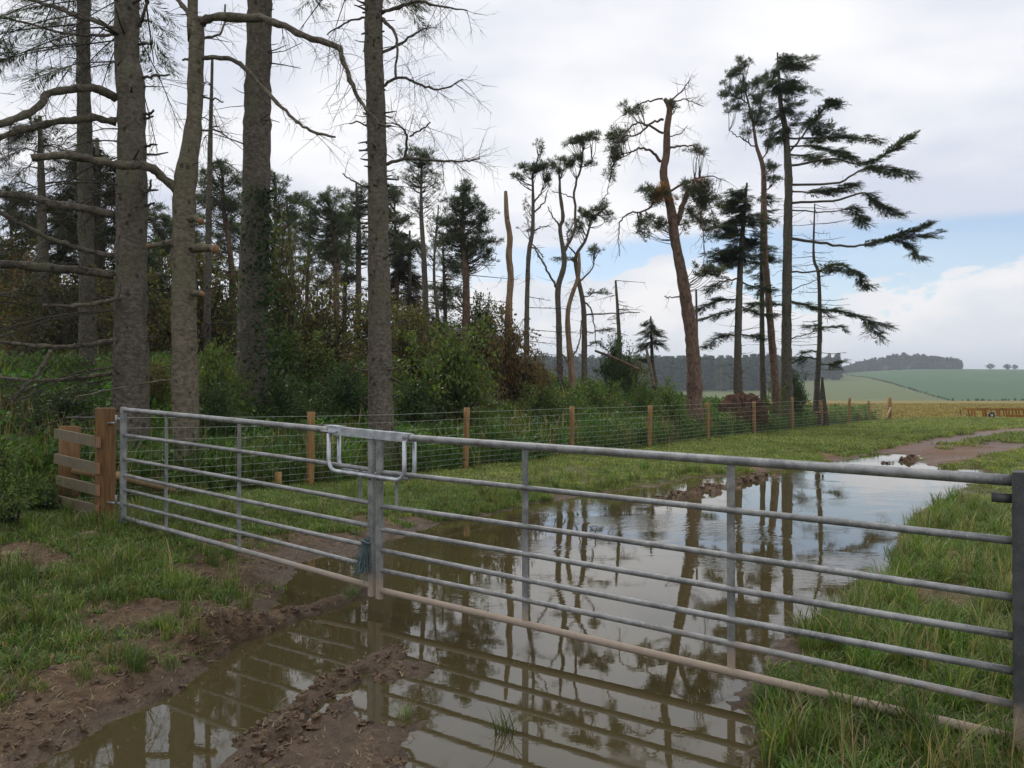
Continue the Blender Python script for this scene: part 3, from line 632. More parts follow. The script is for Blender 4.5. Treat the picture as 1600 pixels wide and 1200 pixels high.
T = Tree('spruce_tree', 'forked pale trunk with sawn branch stubs behind the left gate', 'tree', 10.9, [(299, 0), (305, 32), (304, 120), (302, 190), (290, 270), (286, 340), (287, 450), (289, 600), (291, 735)], [16, 22, 23, 24, 30, 34, 36, 38, 40], M['pale'], top=13.5, sides=18)
for pts, w0, w1, dy, nt, m_ in [([(278, 300), (247, 270), (223, 257), (187, 257), (143, 250), (100, 242), (47, 246)], 15, 11, -1.0, 4, M['dead']),
        ([(307, 34), (333, 25), (400, 27), (433, 35), (477, 55), (527, 72), (533, 87), (547, 123), (563, 157), (590, 190), (610, 195)], 15, 3, -.8, 40, M['dead']),
        ([(310, 88), (357, 90), (383, 107), (420, 147), (450, 177), (473, 197), (500, 208), (523, 213)], 8, 3, -.6, 12, M['dead']),
        ([(300, 32), (290, 15), (277, 0), (262, -25)], 9, 6, .4, 4, None), ([(310, 60), (345, 48), (350, 5)], 4, 3, .5, 10, None),
        ([(300, 90), (283, 92)], 5, 3, .1, 0, None), ([(305, 150), (330, 152), (348, 158)], 4, 2, .1, 2, None), ([(305, 202), (335, 203), (354, 212)], 4, 2, .1, 2, None)]:
    q = T.limb(pts, w0, w1, dy, m_); T.twig(q, nt, .55, .005, 4, t0=.25, down=.35)
for pts, w0, w1 in [([(280, 383), (262, 380), (230, 384)], 11, 8), ([(296, 388), (318, 387), (336, 389)], 14, 11), ([(285, 342), (303, 340), (313, 346)], 12, 9), ([(292, 458), (307, 458), (316, 459)], 10, 7)]:
    T.limb(pts, w0, w1, -.25, None, cut=True, name='sawn_stub')
T.limb([(276, 592), (230, 598), (160, 612), (118, 620)], 3, 2, -.6); T.limb([(274, 552), (262, 550)], 4, 3, -.1)
T.stubs(40, .25, .008, .5, 8); T.stubs(26, .08, .015, .5, 8); T.done()

T = Tree('spruce_tree', 'tall dark spruce trunk rising from the bushes with ivy at its side', 'tree', 14.8, [(404, 0), (402, 120), (399, 300), (395, 450), (392, 640)], [35, 39, 43, 44, 48], M['spruce'], top=19, sides=16)
T.stubs(46, .45, .012, 2, 11)
for k in range(24):
    z = 9.5+rng.random()*9; i = np.argmin(abs(T.path[:, 2]-z)); an = rng.random()*6.28; L = 2.8*(19.6-z)/10+.5
    b = cr([T.path[i], T.path[i]+np.array([math.cos(an), math.sin(an), -.1])*L*.5, T.path[i]+np.array([math.cos(an), math.sin(an), -.3])*L], 7); T.tw.append(tubes(b, np.linspace(.03, .008, 7), 4)); T.fir_bough(b, 14, .5)
iv = []
for k in range(1500):
    t = rng.random()**.8; z = 0.8+t*4.6; i = np.argmin(abs(T.path[:, 2]-z)); an = -0.5+rng.normal()*.8; rr = T.rad[i]*(1.05+abs(rng.normal())*1.1*(1.1-t))
    iv.append(T.path[i]+np.array([math.cos(an)*rr, math.sin(an)*rr-.05, (z-T.path[i][2])]))
o_ = T.done()
mk('ivy', [leaves(np.array(iv), .09, (.035, .065, .02), .5)], M['leaf'], o_, smooth=False)

T = Tree('spruce_tree', 'straight reddish grey spruce trunk beside the gate latch', 'tree', 13.6, [(583, 0), (586, 150), (590, 300), (592, 450), (595, 668)], [27, 29, 32, 34, 40], M['spruce'], top=16, sides=18)
for pts, w0, w1, dy, nt in [([(594, 18), (627, 7), (653, 0), (690, 8), (730, 14)], 7, 2, -.6, 26), ([(594, 26), (613, 43), (620, 67), (618, 122)], 6, 3, -.5, 8),
        ([(596, 134), (620, 120), (645, 126), (667, 135), (693, 137), (723, 122)], 5, 2, -.5, 24), ([(596, 80), (627, 65), (653, 47), (668, 40)], 5, 2, .4, 14),
        ([(598, 257), (633, 247), (683, 250), (720, 252), (750, 247)], 6, 2, -.5, 26), ([(632, 247), (636, 220), (630, 200), (612, 190)], 5, 2, -.6, 16), ([(640, 212), (660, 200), (672, 190)], 3, 2, -.6, 10),
        ([(577, 24), (545, 30), (510, 52)], 4, 2, .4, 8), ([(575, 293), (550, 282), (535, 270)], 3, 2, .2, 1), ([(577, 200), (560, 190), (546, 192)], 3, 2, .3, 2), ([(592, 340), (612, 344), (620, 338)], 6, 3, .3, 3),
        ([(594, 575), (612, 578), (625, 572)], 6, 2, -.3, 0)]:
    q = T.limb(pts, w0, w1, dy); T.twig(q, nt, .6, .005, 5, t0=.3, down=.15)
T.stubs(130, .20, .021, .4, 10); T.stubs(40, .35, .009, .5, 10)
for k in range(16):
    z = 8.8+rng.random()*7; i = np.argmin(abs(T.path[:, 2]-z)); an = rng.random()*6.28; L = 2.0*(16.6-z)/8+.4
    b = cr([T.path[i], T.path[i]+np.array([math.cos(an), math.sin(an), -.1])*L*.5, T.path[i]+np.array([math.cos(an), math.sin(an), -.3])*L], 7); T.tw.append(tubes(b, np.linspace(.02, .008, 7), 4)); T.twig(b, 10, .5, .005, 3)
T.done()

# ---- the broken red pine
T = Tree('pine_tree', 'leaning red pine with its top snapped off', 'tree', 23.6, [(1039, 153), (1047, 168), (1043, 200), (1042, 240), (1037, 267), (1041, 292), (1050, 333), (1055, 373), (1064, 420), (1074, 480), (1081, 530), (1084, 580), (1085, 640)], [6, 9, 10, 11, 12, 13, 14, 15, 17, 19, 20, 22, 27], M['pine'], sides=14)
for pts, w0, w1, dy, nt in [([(1037, 207), (1010, 193), (993, 192), (977, 207), (963, 222)], 4, 1.5, -1, 16), ([(1037, 186), (1020, 190), (1000, 208), (975, 213), (955, 225)], 4, 1.5, .8, 16),
        ([(1033, 252), (1020, 237), (1000, 230), (987, 237), (967, 238)], 5, 1.5, -.6, 16), ([(1036, 153), (1013, 157), (997, 163), (973, 180)], 3, 1.5, .5, 12), ([(1045, 157), (1067, 140), (1078, 125)], 3, 1.2, -.4, 14),
        ([(1046, 158), (1075, 155), (1100, 165)], 2.5, 1, .6, 14), ([(1048, 230), (1063, 228), (1083, 227), (1100, 242)], 3.5, 1.5, -.6, 10), ([(1048, 212), (1065, 207), (1075, 195)], 2, 1, .5, 8),
        ([(1058, 352), (1066, 325), (1075, 300), (1088, 282), (1105, 290)], 10, 3, -.4, 8), ([(1040, 300), (1010, 327), (983, 333), (970, 347), (966, 373), (968, 400)], 3.5, 1, -.8, 12),
        ([(1045, 300), (1085, 280), (1110, 275), (1135, 282)], 4, 1, .7, 14), ([(1078, 300), (1095, 330), (1100, 380), (1101, 420)], 2, 1, -.7, 8), ([(1064, 462), (1050, 465), (1038, 463)], 2.5, 1.2, -.4, 2), ([(987, 237), (960, 255), (948, 300), (940, 320)], 1.5, .8, -.5, 10)]:
    q = T.limb(pts, w0, w1, dy); T.twig(q, nt, .55, .007, 3, t0=.3)
for a in [(970, 215, 22, 12, 50), (990, 170, 20, 10, 26), (965, 240, 16, 14, 34), (955, 270, 10, 16, 14), (1052, 165, 7, 9, 12), (1090, 235, 16, 8, 20), (1022, 305, 22, 17, 70), (1005, 350, 16, 22, 34), (1030, 350, 18, 14, 30),
          (1085, 300, 25, 16, 80), (1105, 310, 22, 20, 70), (1080, 340, 18, 18, 34), (1110, 350, 14, 22, 34), (1100, 420, 16, 14, 36), (1118, 425, 14, 10, 30)]:
    T.pine_clump(*a, size=.21, sub=8, base=(.068, .080, .046))
T.pine_clump(1040, 302, 14, 14, 34, size=.2, sub=5, base=(.22, .11, .05), dY=-.4); T.pine_clump(1090, 288, 14, 7, 14, size=.16, sub=3, base=(.18, .09, .035))
T.done()

# ---- group of firs and pines at the right
T = Tree('fir_tree', 'tallest fir with boughs swept right beyond the fence', 'tree', 29.0, [(1216, 80), (1218, 110), (1221, 160), (1228, 200), (1232, 250), (1233, 283), (1232, 350), (1230, 450), (1229, 550), (1230, 640)], [2, 4, 7, 9, 11, 12, 13, 14, 16, 19], M['fir'])
for pts, w0, w1, dy, n, t0 in [([(1233, 258), (1300, 248), (1345, 255), (1390, 238), (1422, 215)], 4, 1.5, -1.2, 22, .45), ([(1236, 288), (1310, 285), (1345, 265), (1380, 262), (1424, 274)], 4, 1.5, .8, 24, .5),
        ([(1236, 317), (1310, 312), (1350, 300), (1372, 316), (1402, 333)], 4, 1.5, -.5, 24, .5), ([(1236, 297), (1270, 300), (1300, 297), (1332, 290)], 3, 1.5, -1.8, 22, .3), ([(1236, 328), (1290, 331), (1330, 326), (1350, 345)], 2.5, 1, 1.4, 18, .55),
        ([(1234, 372), (1290, 380), (1340, 384), (1390, 372), (1446, 352)], 5, 1.5, -.9, 24, .55), ([(1380, 374), (1412, 378), (1436, 398)], 2.5, 1, -.8, 12, .2), ([(1340, 384), (1400, 370), (1452, 368)], 2, 1, -.8, 12, .5),
        ([(1236, 235), (1260, 205), (1290, 168), (1306, 160)], 3.5, 1.2, -1, 16, .35), ([(1234, 215), (1280, 215), (1320, 214), (1372, 217)], 3.5, 1.2, .6, 24, .25), ([(1233, 228), (1275, 228), (1310, 235), (1325, 245)], 3, 1.2, -1.6, 24, .2),
        ([(1235, 240), (1270, 245), (1300, 252)], 3, 1, 1.8, 18, .2), ([(1230, 470), (1280, 482), (1330, 490), (1382, 507)], 4, 1.2, -1.2, 30, .05), ([(1340, 492), (1360, 510), (1372, 524)], 2, 1, -1.1, 9, .2), ([(1229, 478), (1195, 472), (1170, 482)], 3, 1.2, -1, 16, .1),
        ([(1236, 425), (1273, 424), (1297, 417), (1330, 424), (1356, 445)], 3, 1.2, .8, 26, .3), ([(1236, 530), (1262, 522), (1280, 514)], 2, 1, -.5, 3, .7), ([(1234, 455), (1270, 440), (1290, 428)], 1.5, .8, .4, 2, .8)]:
    q = T.limb(pts, w0, w1, dy); T.fir_bough(q, int(n*1.1), .50, t0=t0, flat=.16); T.twig(q, 8, .35, .006, 2)
for a in [(1226, 100, 16, 16, 9), (1250, 100, 24, 14, 9), (1215, 130, 24, 22, 14), (1245, 140, 28, 20, 14), (1225, 170, 26, 16, 12), (1215, 205, 24, 16, 10), (1262, 190, 24, 16, 9), (1290, 205, 28, 14, 9)]: T.fir_clump(*a, per=8, L=.42)
T.twig(T.path[:30], 26, .7, .007, 2); T.stubs(60, .6, .008, 1, 9); T.done()

T = Tree('larch_tree', 'small half-dead conifer with bare side twigs at the end of the copse', 'tree', 31.0, [(1274, 318), (1272, 400), (1279, 425), (1281, 470), (1281, 530), (1278, 580), (1275, 640)], [2, 4, 5, 6, 7, 8, 10], M['fir'])
for k in range(46):
    z = 2.2+rng.random()*7; i = np.argmin(abs(T.path[:, 2]-z)); an = rng.choice([0, math.pi])+rng.normal()*.8; L = .5+rng.random()*1.3; e = T.path[i]+np.array([math.cos(an), math.sin(an), .02*rng.normal()])*L
    b = cr([T.path[i], (T.path[i]+e)/2-np.array([0, 0, .05]), e], 5); T.tw.append(tubes(b, np.linspace(.014, .006, 5), 4)); T.twig(b, 3, .3, .006, 1)
for pts, n in [([(1276, 560), (1255, 558), (1243, 565)], 10), ([(1278, 568), (1300, 570), (1312, 566)], 12), ([(1277, 550), (1262, 548), (1250, 556)], 9), ([(1281, 512), (1300, 510), (1318, 512)], 9), ([(1280, 508), (1262, 509)], 6), ([(1279, 424), (1310, 412), (1345, 428)], 16)]:
    q = T.limb(pts, 2.5, 1, -.5); T.fir_bough(q, n, .38, t0=.2, flat=.1)
T.done()

T = Tree('pine_tree', 'slender orange-barked pine with tufted top left of the tallest fir', 'tree', 28.0, [(1163, 130), (1177, 187), (1183, 227), (1193, 262), (1195, 330), (1196, 400), (1200, 450), (1206, 530), (1211, 590), (1214, 630)], [2, 4, 5, 7, 8, 9, 10, 11, 12, 14], M['pine'])
for pts in [[(1185, 230), (1160, 215), (1140, 203)], [(1190, 250), (1200, 235), (1205, 215)], [(1193, 275), (1205, 262)], [(1180, 195), (1190, 165), (1195, 130)], [(1170, 160), (1150, 150), (1138, 140)], [(1195, 300), (1210, 285)]]:
    q = T.limb(pts, 2.5, 1.2, rng.normal()*.5); T.twig(q, 6, .3, .006, 2)
for a in [(1163, 100, 10, 14, 34), (1150, 112, 14, 12, 40), (1140, 140, 12, 12, 40), (1160, 140, 16, 12, 50), (1150, 165, 16, 9, 40), (1185, 125, 15, 15, 50), (1190, 155, 15, 15, 50), (1178, 180, 18, 12, 44), (1195, 190, 16, 14, 40), (1200, 222, 10, 12, 30), (1205, 262, 12, 8, 30), (1212, 280, 14, 6, 24), (1165, 205, 10, 8, 14)]:
    T.pine_clump(*a, size=.19, sub=5, base=(.055, .072, .048))
T.stubs(20, .3, .008, 2, 9); T.done()

T = Tree('fir_tree', 'grey straight fir stem beside the orange-barked pine', 'tree', 29.5, [(1192, 260), (1191, 350), (1191, 436), (1191, 556), (1193, 632)], [2, 4, 7, 8, 10], M['fir'])
for a in [(1200, 330, 16, 40, 14), (1195, 390, 18, 22, 10), (1205, 405, 20, 10, 6), (1185, 420, 20, 16, 8)]: T.fir_clump(*a, per=8, L=.36)
T.stubs(40, .5, .007, 1, 8); T.done()

T = Tree('fir_tree', 'dark bushy fir right of the snapped red pine', 'tree', 27.0, [(1168, 285), (1162, 350), (1157, 420), (1154, 500), (1153, 560), (1154, 632)], [3, 7, 9, 11, 12, 14], M['fir'])
for a in [(1160, 310, 26, 18, 14), (1140, 330, 26, 18, 14), (1165, 345, 34, 18, 16), (1135, 360, 30, 18, 16), (1175, 375, 30, 16, 14), (1135, 395, 30, 14, 14), (1165, 405, 34, 14, 14), (1120, 400, 14, 10, 6)]: T.fir_clump(*a, per=9, L=.45, base=(.058, .082, .050))
for pts, n in [([(1155, 470), (1125, 468), (1092, 482)], 20), ([(1155, 480), (1130, 490), (1100, 497)], 14), ([(1155, 478), (1180, 488), (1205, 492)], 14), ([(1153, 525), (1130, 524), (1104, 540)], 16), ([(1154, 522), (1175, 525), (1190, 530)], 10), ([(1155, 440), (1185, 448), (1200, 452)], 12), ([(1156, 435), (1125, 440), (1110, 452)], 12)]:
    q = T.limb(pts, 3, 1.2, rng.normal()*.6); T.fir_bough(q, n, .45, t0=.15, base=(.058, .082, .050), flat=.12)
T.stubs(40, .5, .008, .8, 5); T.done()

T = Tree('dead_tree', 'thin bare dead pole just right of the snapped red pine', 'tree', 25.5, [(1088, 452), (1089, 520), (1090, 636)], [3, 4, 6], M['dead'])
T.stubs(16, .4, .007, 1, 5); T.done()

# ---- slender trees in the middle
T = Tree('dead_tree', 'bare orange broken pole standing among the middle trees', 'tree', 21.5, [(790, 298), (792, 340), (797, 370), (795, 400), (798, 433), (795, 483), (795, 570), (796, 630)], [5, 8, 9, 10, 10, 11, 12, 14], M['pinew'])
T.stubs(14, .2, .008, 2, 6); T.done()
T = Tree('pine_tree', 'thin pine with small flat tuft right of the broken pole', 'tree', 23.0, [(832, 272), (833, 313), (832, 363), (826, 400), (823, 500), (823, 620)], [3, 5, 6, 7, 8, 10], M['spruce'])
for pts in [[(833, 333), (850, 315), (857, 295)], [(833, 318), (845, 300), (852, 285)], [(832, 272), (842, 245), (850, 225)], [(830, 362), (845, 355), (857, 352)], [(828, 385), (840, 390), (850, 402)]]:
    q = T.limb(pts, 3, 1.2, rng.normal()*.4); T.twig(q, 7, .3, .006, 2)
for a in [(825, 262, 16, 7, 34), (845, 262, 16, 8, 34), (808, 278, 10, 6, 14), (855, 283, 7, 10, 16), (865, 255, 10, 8, 16), (845, 228, 8, 10, 8), (852, 258, 8, 6, 12)]: T.pine_clump(*a, size=.17, sub=5)
for a in [(822, 330, 12, 20, 20), (828, 355, 18, 10, 14)]: T.pine_clump(*a, size=.10, sub=5, base=(.12, .075, .035))
for k in range(12):
    z = 1.8+rng.random()*3; i = np.argmin(abs(T.path[:, 2]-z)); e = T.path[i]+np.array([rng.normal()*.9, rng.normal()*.6, -.1]); T.tw.append(tubes(cr([T.path[i], (T.path[i]+e)/2, e], 5), np.linspace(.012, .005, 5), 4)); T.twig(cr([T.path[i], (T.path[i]+e)/2, e], 5), 6, .3, .005, 2)
T.done()
T = Tree('pine_tree', 'wavy forked pine with flat green tops in the middle', 'tree', 24.5, [(875, 280), (875, 300), (880, 340), (875, 357), (882, 410), (872, 450), (873, 500), (875, 585), (876, 630)], [3, 5, 6, 6, 8, 9, 9, 10, 12], M['spruce'])
for pts, w0, w1 in [([(873, 455), (855, 422), (840, 395), (830, 378)], 4, 2), ([(880, 400), (886, 383), (900, 352), (897, 300), (908, 260), (913, 227)], 6, 2.5), ([(877, 355), (865, 340), (856, 322)], 3, 1.5), ([(897, 310), (880, 302), (862, 298)], 2, 1), ([(908, 262), (925, 250)], 2, 1)]:
    q = T.limb(pts, w0, w1, rng.normal()*.4); T.twig(q, 7, .3, .006, 2)
for a in [(905, 217, 16, 8, 44), (925, 215, 14, 8, 34), (890, 222, 9, 8, 16), (885, 255, 16, 9, 40), (905, 250, 14, 8, 26), (925, 255, 8, 6, 10), (872, 268, 8, 8, 14)]: T.pine_clump(*a, size=.18, sub=5)
T.stubs(14, .4, .007, 1, 6); T.done()
T = Tree('pine_tree', 'dark curving pine with a round tuft right of the forked pine', 'tree', 25.5, [(925, 340), (915, 375), (900, 400), (903, 433), (912, 483), (913, 573), (913, 628)], [3, 4, 6, 7, 8, 9, 11], M['spruce'])
for pts in [[(905, 440), (925, 420), (930, 395)], [(903, 400), (890, 385), (885, 365)], [(925, 342), (940, 330), (950, 322)], [(912, 470), (925, 490), (932, 540)], [(909, 492), (950, 490), (1000, 488)]]:
    q = T.limb(pts, 3, 1.2, rng.normal()*.5); T.twig(q, 8, .35, .006, 2)
for a in [(920, 335, 14, 12, 60), (940, 325, 12, 12, 24), (950, 340, 10, 8, 14), (900, 360, 14, 16, 26), (930, 390, 10, 12, 18), (905, 345, 10, 10, 16)]: T.pine_clump(*a, size=.18, sub=5)
for pts in [[(906, 415), (890, 405), (870, 405)], [(910, 465), (928, 458), (945, 456)], [(911, 520), (940, 516), (955, 514)], [(912, 545), (930, 535), (940, 540)]]:
    q = T.limb(pts, 2, 1, rng.normal()*.4); T.fir_bough(q, 8, .26, base=(.05, .05, .025)); T.twig(q, 8, .25, .005, 1)
T.done()
T = Tree('pine_tree', 'pinkish crooked pine stem between the forked and curving pines', 'tree', 24.0, [(905, 395), (904, 430), (890, 473), (887, 507), (893, 580), (894, 630)], [4, 6, 7, 8, 10, 12], M['pinew'])
for pts in [[(892, 575), (880, 555), (868, 540)], [(893, 560), (905, 535), (908, 500)]]: T.twig(T.limb(pts, 3, 1.5, -.3), 6, .3, .006, 2)
T.twig(T.path[:20], 26, .5, .006, 3); T.done()
T = Tree('dead_tree', 'dead grey snag with sparse side twigs left of the red pine', 'tree', 27.5, [(962, 438), (965, 480), (968, 540), (968, 600)], [3, 5, 7, 8], M['dead'])
for k in range(22):
    z = 2.2+rng.random()*3.2; i = np.argmin(abs(T.path[:, 2]-z)); an = rng.random()*6.28; L = .3+rng.random()*.8; e = T.path[i]+np.array([math.cos(an), math.sin(an), -.1])*L
    b = cr([T.path[i], (T.path[i]+e)/2, e], 5); T.tw.append(tubes(b, np.linspace(.013, .006, 5), 4)); T.twig(b, 5, .25, .006, 1)
T.done()
T = Tree('fir_tree', 'small dark fir with layered boughs left of the red pine', 'tree', 26.5, [(1017, 494), (1018, 530), (1020, 570), (1026, 612)], [2, 4, 6, 8], M['fir'])
for a in [(1017, 505, 9, 8, 5), (1010, 522, 18, 7, 7), (1026, 522, 16, 7, 7), (1005, 542, 18, 6, 7), (1030, 540, 14, 7, 7), (1012, 560, 18, 6, 6)]: T.fir_clump(*a, per=7, L=.3)
T.done()
for k, (lab, Y, tr, wd, cl) in enumerate([
    ('tall thin pine with sparse tuft right of the straight spruce trunk', 25, [(658, 262), (658, 333), (662, 400), (665, 480), (667, 600)], [3, 6, 8, 10, 12], [(640, 250, 24, 14, 60), (665, 248, 22, 14, 60), (655, 280, 28, 12, 40), (635, 275, 18, 10, 26), (680, 285, 10, 14, 24), (665, 312, 22, 10, 18), (645, 320, 16, 10, 14)]),
    ('full dark green pine left of the broken orange pole', 23, [(725, 290), (722, 340), (723, 380), (728, 433), (728, 600)], [3, 6, 9, 11, 14], [(727, 297, 12, 10, 50), (715, 318, 16, 10, 60), (740, 318, 16, 10, 60), (700, 345, 16, 12, 50), (725, 345, 22, 14, 90), (752, 340, 16, 12, 60), (715, 375, 26, 12, 80), (745, 372, 24, 12, 80), (760, 400, 14, 8, 30), (695, 378, 14, 10, 36), (735, 400, 22, 10, 50), (712, 460, 10, 12, 24)]),
    ('slim pine stem left of the full dark pine', 27, [(685, 320), (678, 420), (684, 500), (686, 600)], [2, 4, 6, 8], [(672, 350, 18, 16, 24), (690, 340, 14, 16, 18), (668, 400, 20, 14, 24)]),
    ('pine with ragged crown left of the straight spruce trunk', 24, [(510, 300), (522, 370), (525, 430), (527, 600)], [3, 7, 9, 12], [(505, 308, 13, 10, 44), (490, 330, 18, 12, 60), (520, 325, 18, 14, 60), (480, 355, 16, 14, 50), (510, 355, 26, 16, 90), (535, 350, 16, 14, 50), (500, 390, 26, 14, 70), (530, 395, 20, 14, 50)]),
    ('dense pine half hidden by the straight spruce trunk', 26, [(556, 285), (560, 370), (558, 600)], [3, 8, 11], [(545, 305, 18, 12, 60), (570, 298, 16, 14, 60), (552, 335, 26, 16, 90), (605, 330, 18, 16, 60), (615, 300, 12, 14, 40), (560, 370, 30, 16, 90), (545, 400, 22, 16, 60), (600, 380, 22, 18, 60), (625, 385, 14, 16, 36)]),
    ('pine crown showing between the pale forked and dark trunks', 22, [(345, 255), (350, 330), (362, 430), (362, 600)], [3, 6, 10, 13], [(340, 262, 14, 10, 44), (325, 285, 18, 14, 60), (355, 280, 18, 14, 60), (338, 310, 28, 16, 90), (365, 315, 16, 16, 50), (340, 345, 28, 14, 60), (325, 370, 16, 16, 36)]),
    ('pine with loose crown right of the dark ivy trunk', 23, [(428, 268), (430, 340), (432, 600)], [3, 6, 10], [(425, 282, 14, 12, 44), (440, 300, 12, 14, 44), (425, 325, 18, 16, 60), (445, 345, 14, 14, 44), (430, 375, 22, 18, 60)])]):
    T = Tree('pine_tree', lab, 'tree', Y, tr, wd, M['pine'] if k in (1, 3, 5) else M['spruce'], 'pines of the copse')
    for a in cl: T.pine_clump(a[0], a[1], a[2]*1.25, a[3]*1.3, int(a[4]*.72), size=.20, sub=9, base=(.046, .062, .036) if k in (1, 4) else (.060, .075, .042))
    for j in range(10):
        z = 2.5+rng.random()*3.2; i = np.argmin(abs(T.path[:, 2]-z)); an = rng.random()*6.28; L = .6+rng.random()*1.2; e = T.path[i]+np.array([math.cos(an), math.sin(an), -.12])*L
        b = cr([T.path[i], (T.path[i]+e)/2, e], 5); T.tw.append(tubes(b, np.linspace(.014, .006, 5), 4)); T.twig(b, 8, .4, .006, 2)
    T.done()
for u, vt, Y, lab in [(300, 300, 27, 'back-row pine just right of the pale forked trunk'), (455, 305, 29, 'back-row pine between the ivy trunk and the ragged-crowned pine'), (485, 335, 31, 'short back-row pine left of the ragged-crowned pine'), (540, 330, 30, 'back-row pine just left of the straight spruce trunk'),
                     (622, 305, 28, 'back-row pine just right of the straight spruce trunk'), (698, 365, 30, 'low back-row pine left of the full dark pine'), (243, 330, 24, 'back-row pine between the thick spruce and the forked trunk'), (165, 300, 25, 'back-row pine left of the thick spruce trunk'),
                     (88, 320, 26, 'back-row pine between the left edge and the thin grey trunk'), (18, 300, 24, 'back-row pine at the left edge of the picture'), (375, 330, 28, 'back-row pine left of the dark ivy trunk')]:
    T = Tree('pine_tree', lab, 'tree', Y, [(u+rng.normal()*5, vt), (u+rng.normal()*4, (vt+600)/2), (u, 600)], [2.5, 6, 9], M['pine'] if rng.random() < .5 else M['spruce'], 'back row of pines')
    for j in range(9):
        f = j/8; w_ = 10+22*math.sin(min(1, f*1.5+.15)*1.6); T.pine_clump(u+rng.normal()*w_*.7, vt+4+f*105+rng.normal()*5, w_*.75, 12, int(16+w_*.9), size=.21, sub=6, base=(.056, .070, .040))
    for j in range(5): T.pine_clump(u+rng.normal()*22, vt+120+rng.random()*60, 20, 16, 16, size=.2, sub=6, base=(.085, .062, .036) if j % 2 else (.07, .075, .035))
    for j in range(14):
        z = 2.2+rng.random()*3.8; i = np.argmin(abs(T.path[:, 2]-z)); an = rng.random()*6.28; L = .7+rng.random()*1.4; e = T.path[i]+np.array([math.cos(an), math.sin(an), -.12])*L
        b = cr([T.path[i], (T.path[i]+e)/2, e], 5); T.tw.append(tubes(b, np.linspace(.014, .006, 5), 4)); T.twig(b, 8, .45, .006, 2)
    T.done()
# two spruces with green hanging boughs deeper in the wood
for lab, Y, tr, wd in [('green spruce with drooping boughs at the left edge', 17.5, [(60, 180), (66, 400), (70, 600)], [6, 16, 22]), ('drooping spruce behind the thin grey trunk', 20, [(150, 215), (152, 400), (150, 600)], [5, 14, 19]),
                       ('dark spruce behind the slim middle pines', 28, [(640, 360), (640, 480), (640, 600)], [3, 7, 10]), ('tall shadowed spruce left of the dark ivy trunk', 19, [(330, 90), (326, 300), (322, 600)], [4, 9, 13])]:
    T = Tree('spruce_tree', lab, 'tree', Y, tr, wd, M['spruce'], 'spruces deep in the wood')
    ztop = T.path[0][2]; sparse = 'shadowed' in lab
    for k in range(14 if sparse else 46):
        z = 2.2+rng.random()*(ztop-2.3); i = np.argmin(abs(T.path[:, 2]-z)); an = rng.random()*6.28; L = (.4+2.3*min(1, (ztop-z)/5))*(.6+.5*rng.random())*(.5 if sparse else 1)
        dv = np.array([math.cos(an), math.sin(an), 0]); b = cr([T.path[i], T.path[i]+dv*L*.5+np.array([0, 0, .05]), T.path[i]+dv*L+np.array([0, 0, -.3*L])], 7); T.tw.append(tubes(b, np.linspace(.018, .006, 7), 4))
        if rng.random() < (.75 if z > 3.5 else .3) and not sparse: T.fir_bough(b, 12, .45, base=(.034, .048, .022))
        else: T.twig(b, 12, .5, .006, 3)
    T.done()

# ------------------------------------------------------------------ shrubs
def shrub_mesh(nst, nleaf, lsize, base, alt, pa, sprd=.5, h=1.0, droop=0.0, cov=.75):
    """unit shrub about 1 m tall and 1 m wide: stems + leaves"""
    st, ends = [], []
    for k in range(nst):
        an = rng.random()*6.28; rr = sprd*rng.random()**.6; top = np.array([math.cos(an)*rr, math.sin(an)*rr, h*(.55+.45*rng.random())*(1-.45*(rr/sprd)**2)])
        st.append(cr([np.array([math.cos(an), math.sin(an), 0])*rr*.15, top*np.array([.45, .45, .6])+rng.normal(size=3)*.03, top+np.array([0, 0, -droop*rr])], 6))
    st = np.array(st); R = np.broadcast_to(np.linspace(.012, .004, 6), (nst, 6))
    Q, Rq = subtwigs(st, 7, .22, .004, down=.05); Q2, Rq2 = subtwigs(Q, 3, .11, .0022, down=.05)
    tw = [tubes(st, R, 5), tubes(Q, Rq, 3), tubes(Q2, Rq2, 3)]
    pool = np.concatenate([Q[:, 1:].reshape(-1, 3), Q2.reshape(-1, 3)])
    pool = pool[pool[:, 2] > h*(1-cov)*.6]
    c = pool[rng.integers(0, len(pool), nleaf)]+rng.normal(size=(nleaf, 3))*.026
    c = c[c[:, 2] > .02]
    return tw, leaves(c, lsize, base, .45, alt, pa)
KINDS = {'green': shrub_mesh(26, 7000, .037, (.105, .155, .036), (.14, .15, .04), .18), 'dark': shrub_mesh(24, 7500, .033, (.050, .088, .027), (.075, .11, .03), .15),
         'olive': shrub_mesh(30, 6500, .033, (.130, .135, .040), (.14, .085, .03), .3), 'brown': shrub_mesh(34, 6000, .034, (.19, .115, .045), (.12, .11, .04), .25, droop=.5),
         'thin': shrub_mesh(24, 3000, .034, (.13, .14, .042), (.12, .07, .035), .35), 'bright': shrub_mesh(20, 6000, .038, (.115, .18, .04), (.16, .19, .05), .2)}
TMPL = {}
def shrub(kind, u, vtop, Y, wpx, label, group=None, name='shrub', sink=.05):
    k = Y/F; x = (u-800)*k; z = gz(x, Y); hgt = max(.4, CH-(vtop-HZ)*k-z); wd = wpx*k
    o = thing(name, label, 'shrub', (x, Y, z-sink), group)
    if kind not in TMPL:
        tw, lf = KINDS[kind]; dummy = {'_o': (0, 0, 0)}
        a = mk('stems', tw, M['twig'], None); b = mk('foliage', [lf], M['leaf'], None, smooth=False); TMPL[kind] = (a, b)
    else:
        a, b = (q.copy() for q in TMPL[kind]); C.objects.link(a); C.objects.link(b)
    a.parent = o; b.parent = o
    o.scale = (wd, wd*.9, hgt); o.rotation_euler = (0, 0, rng.random()*6.28); return o
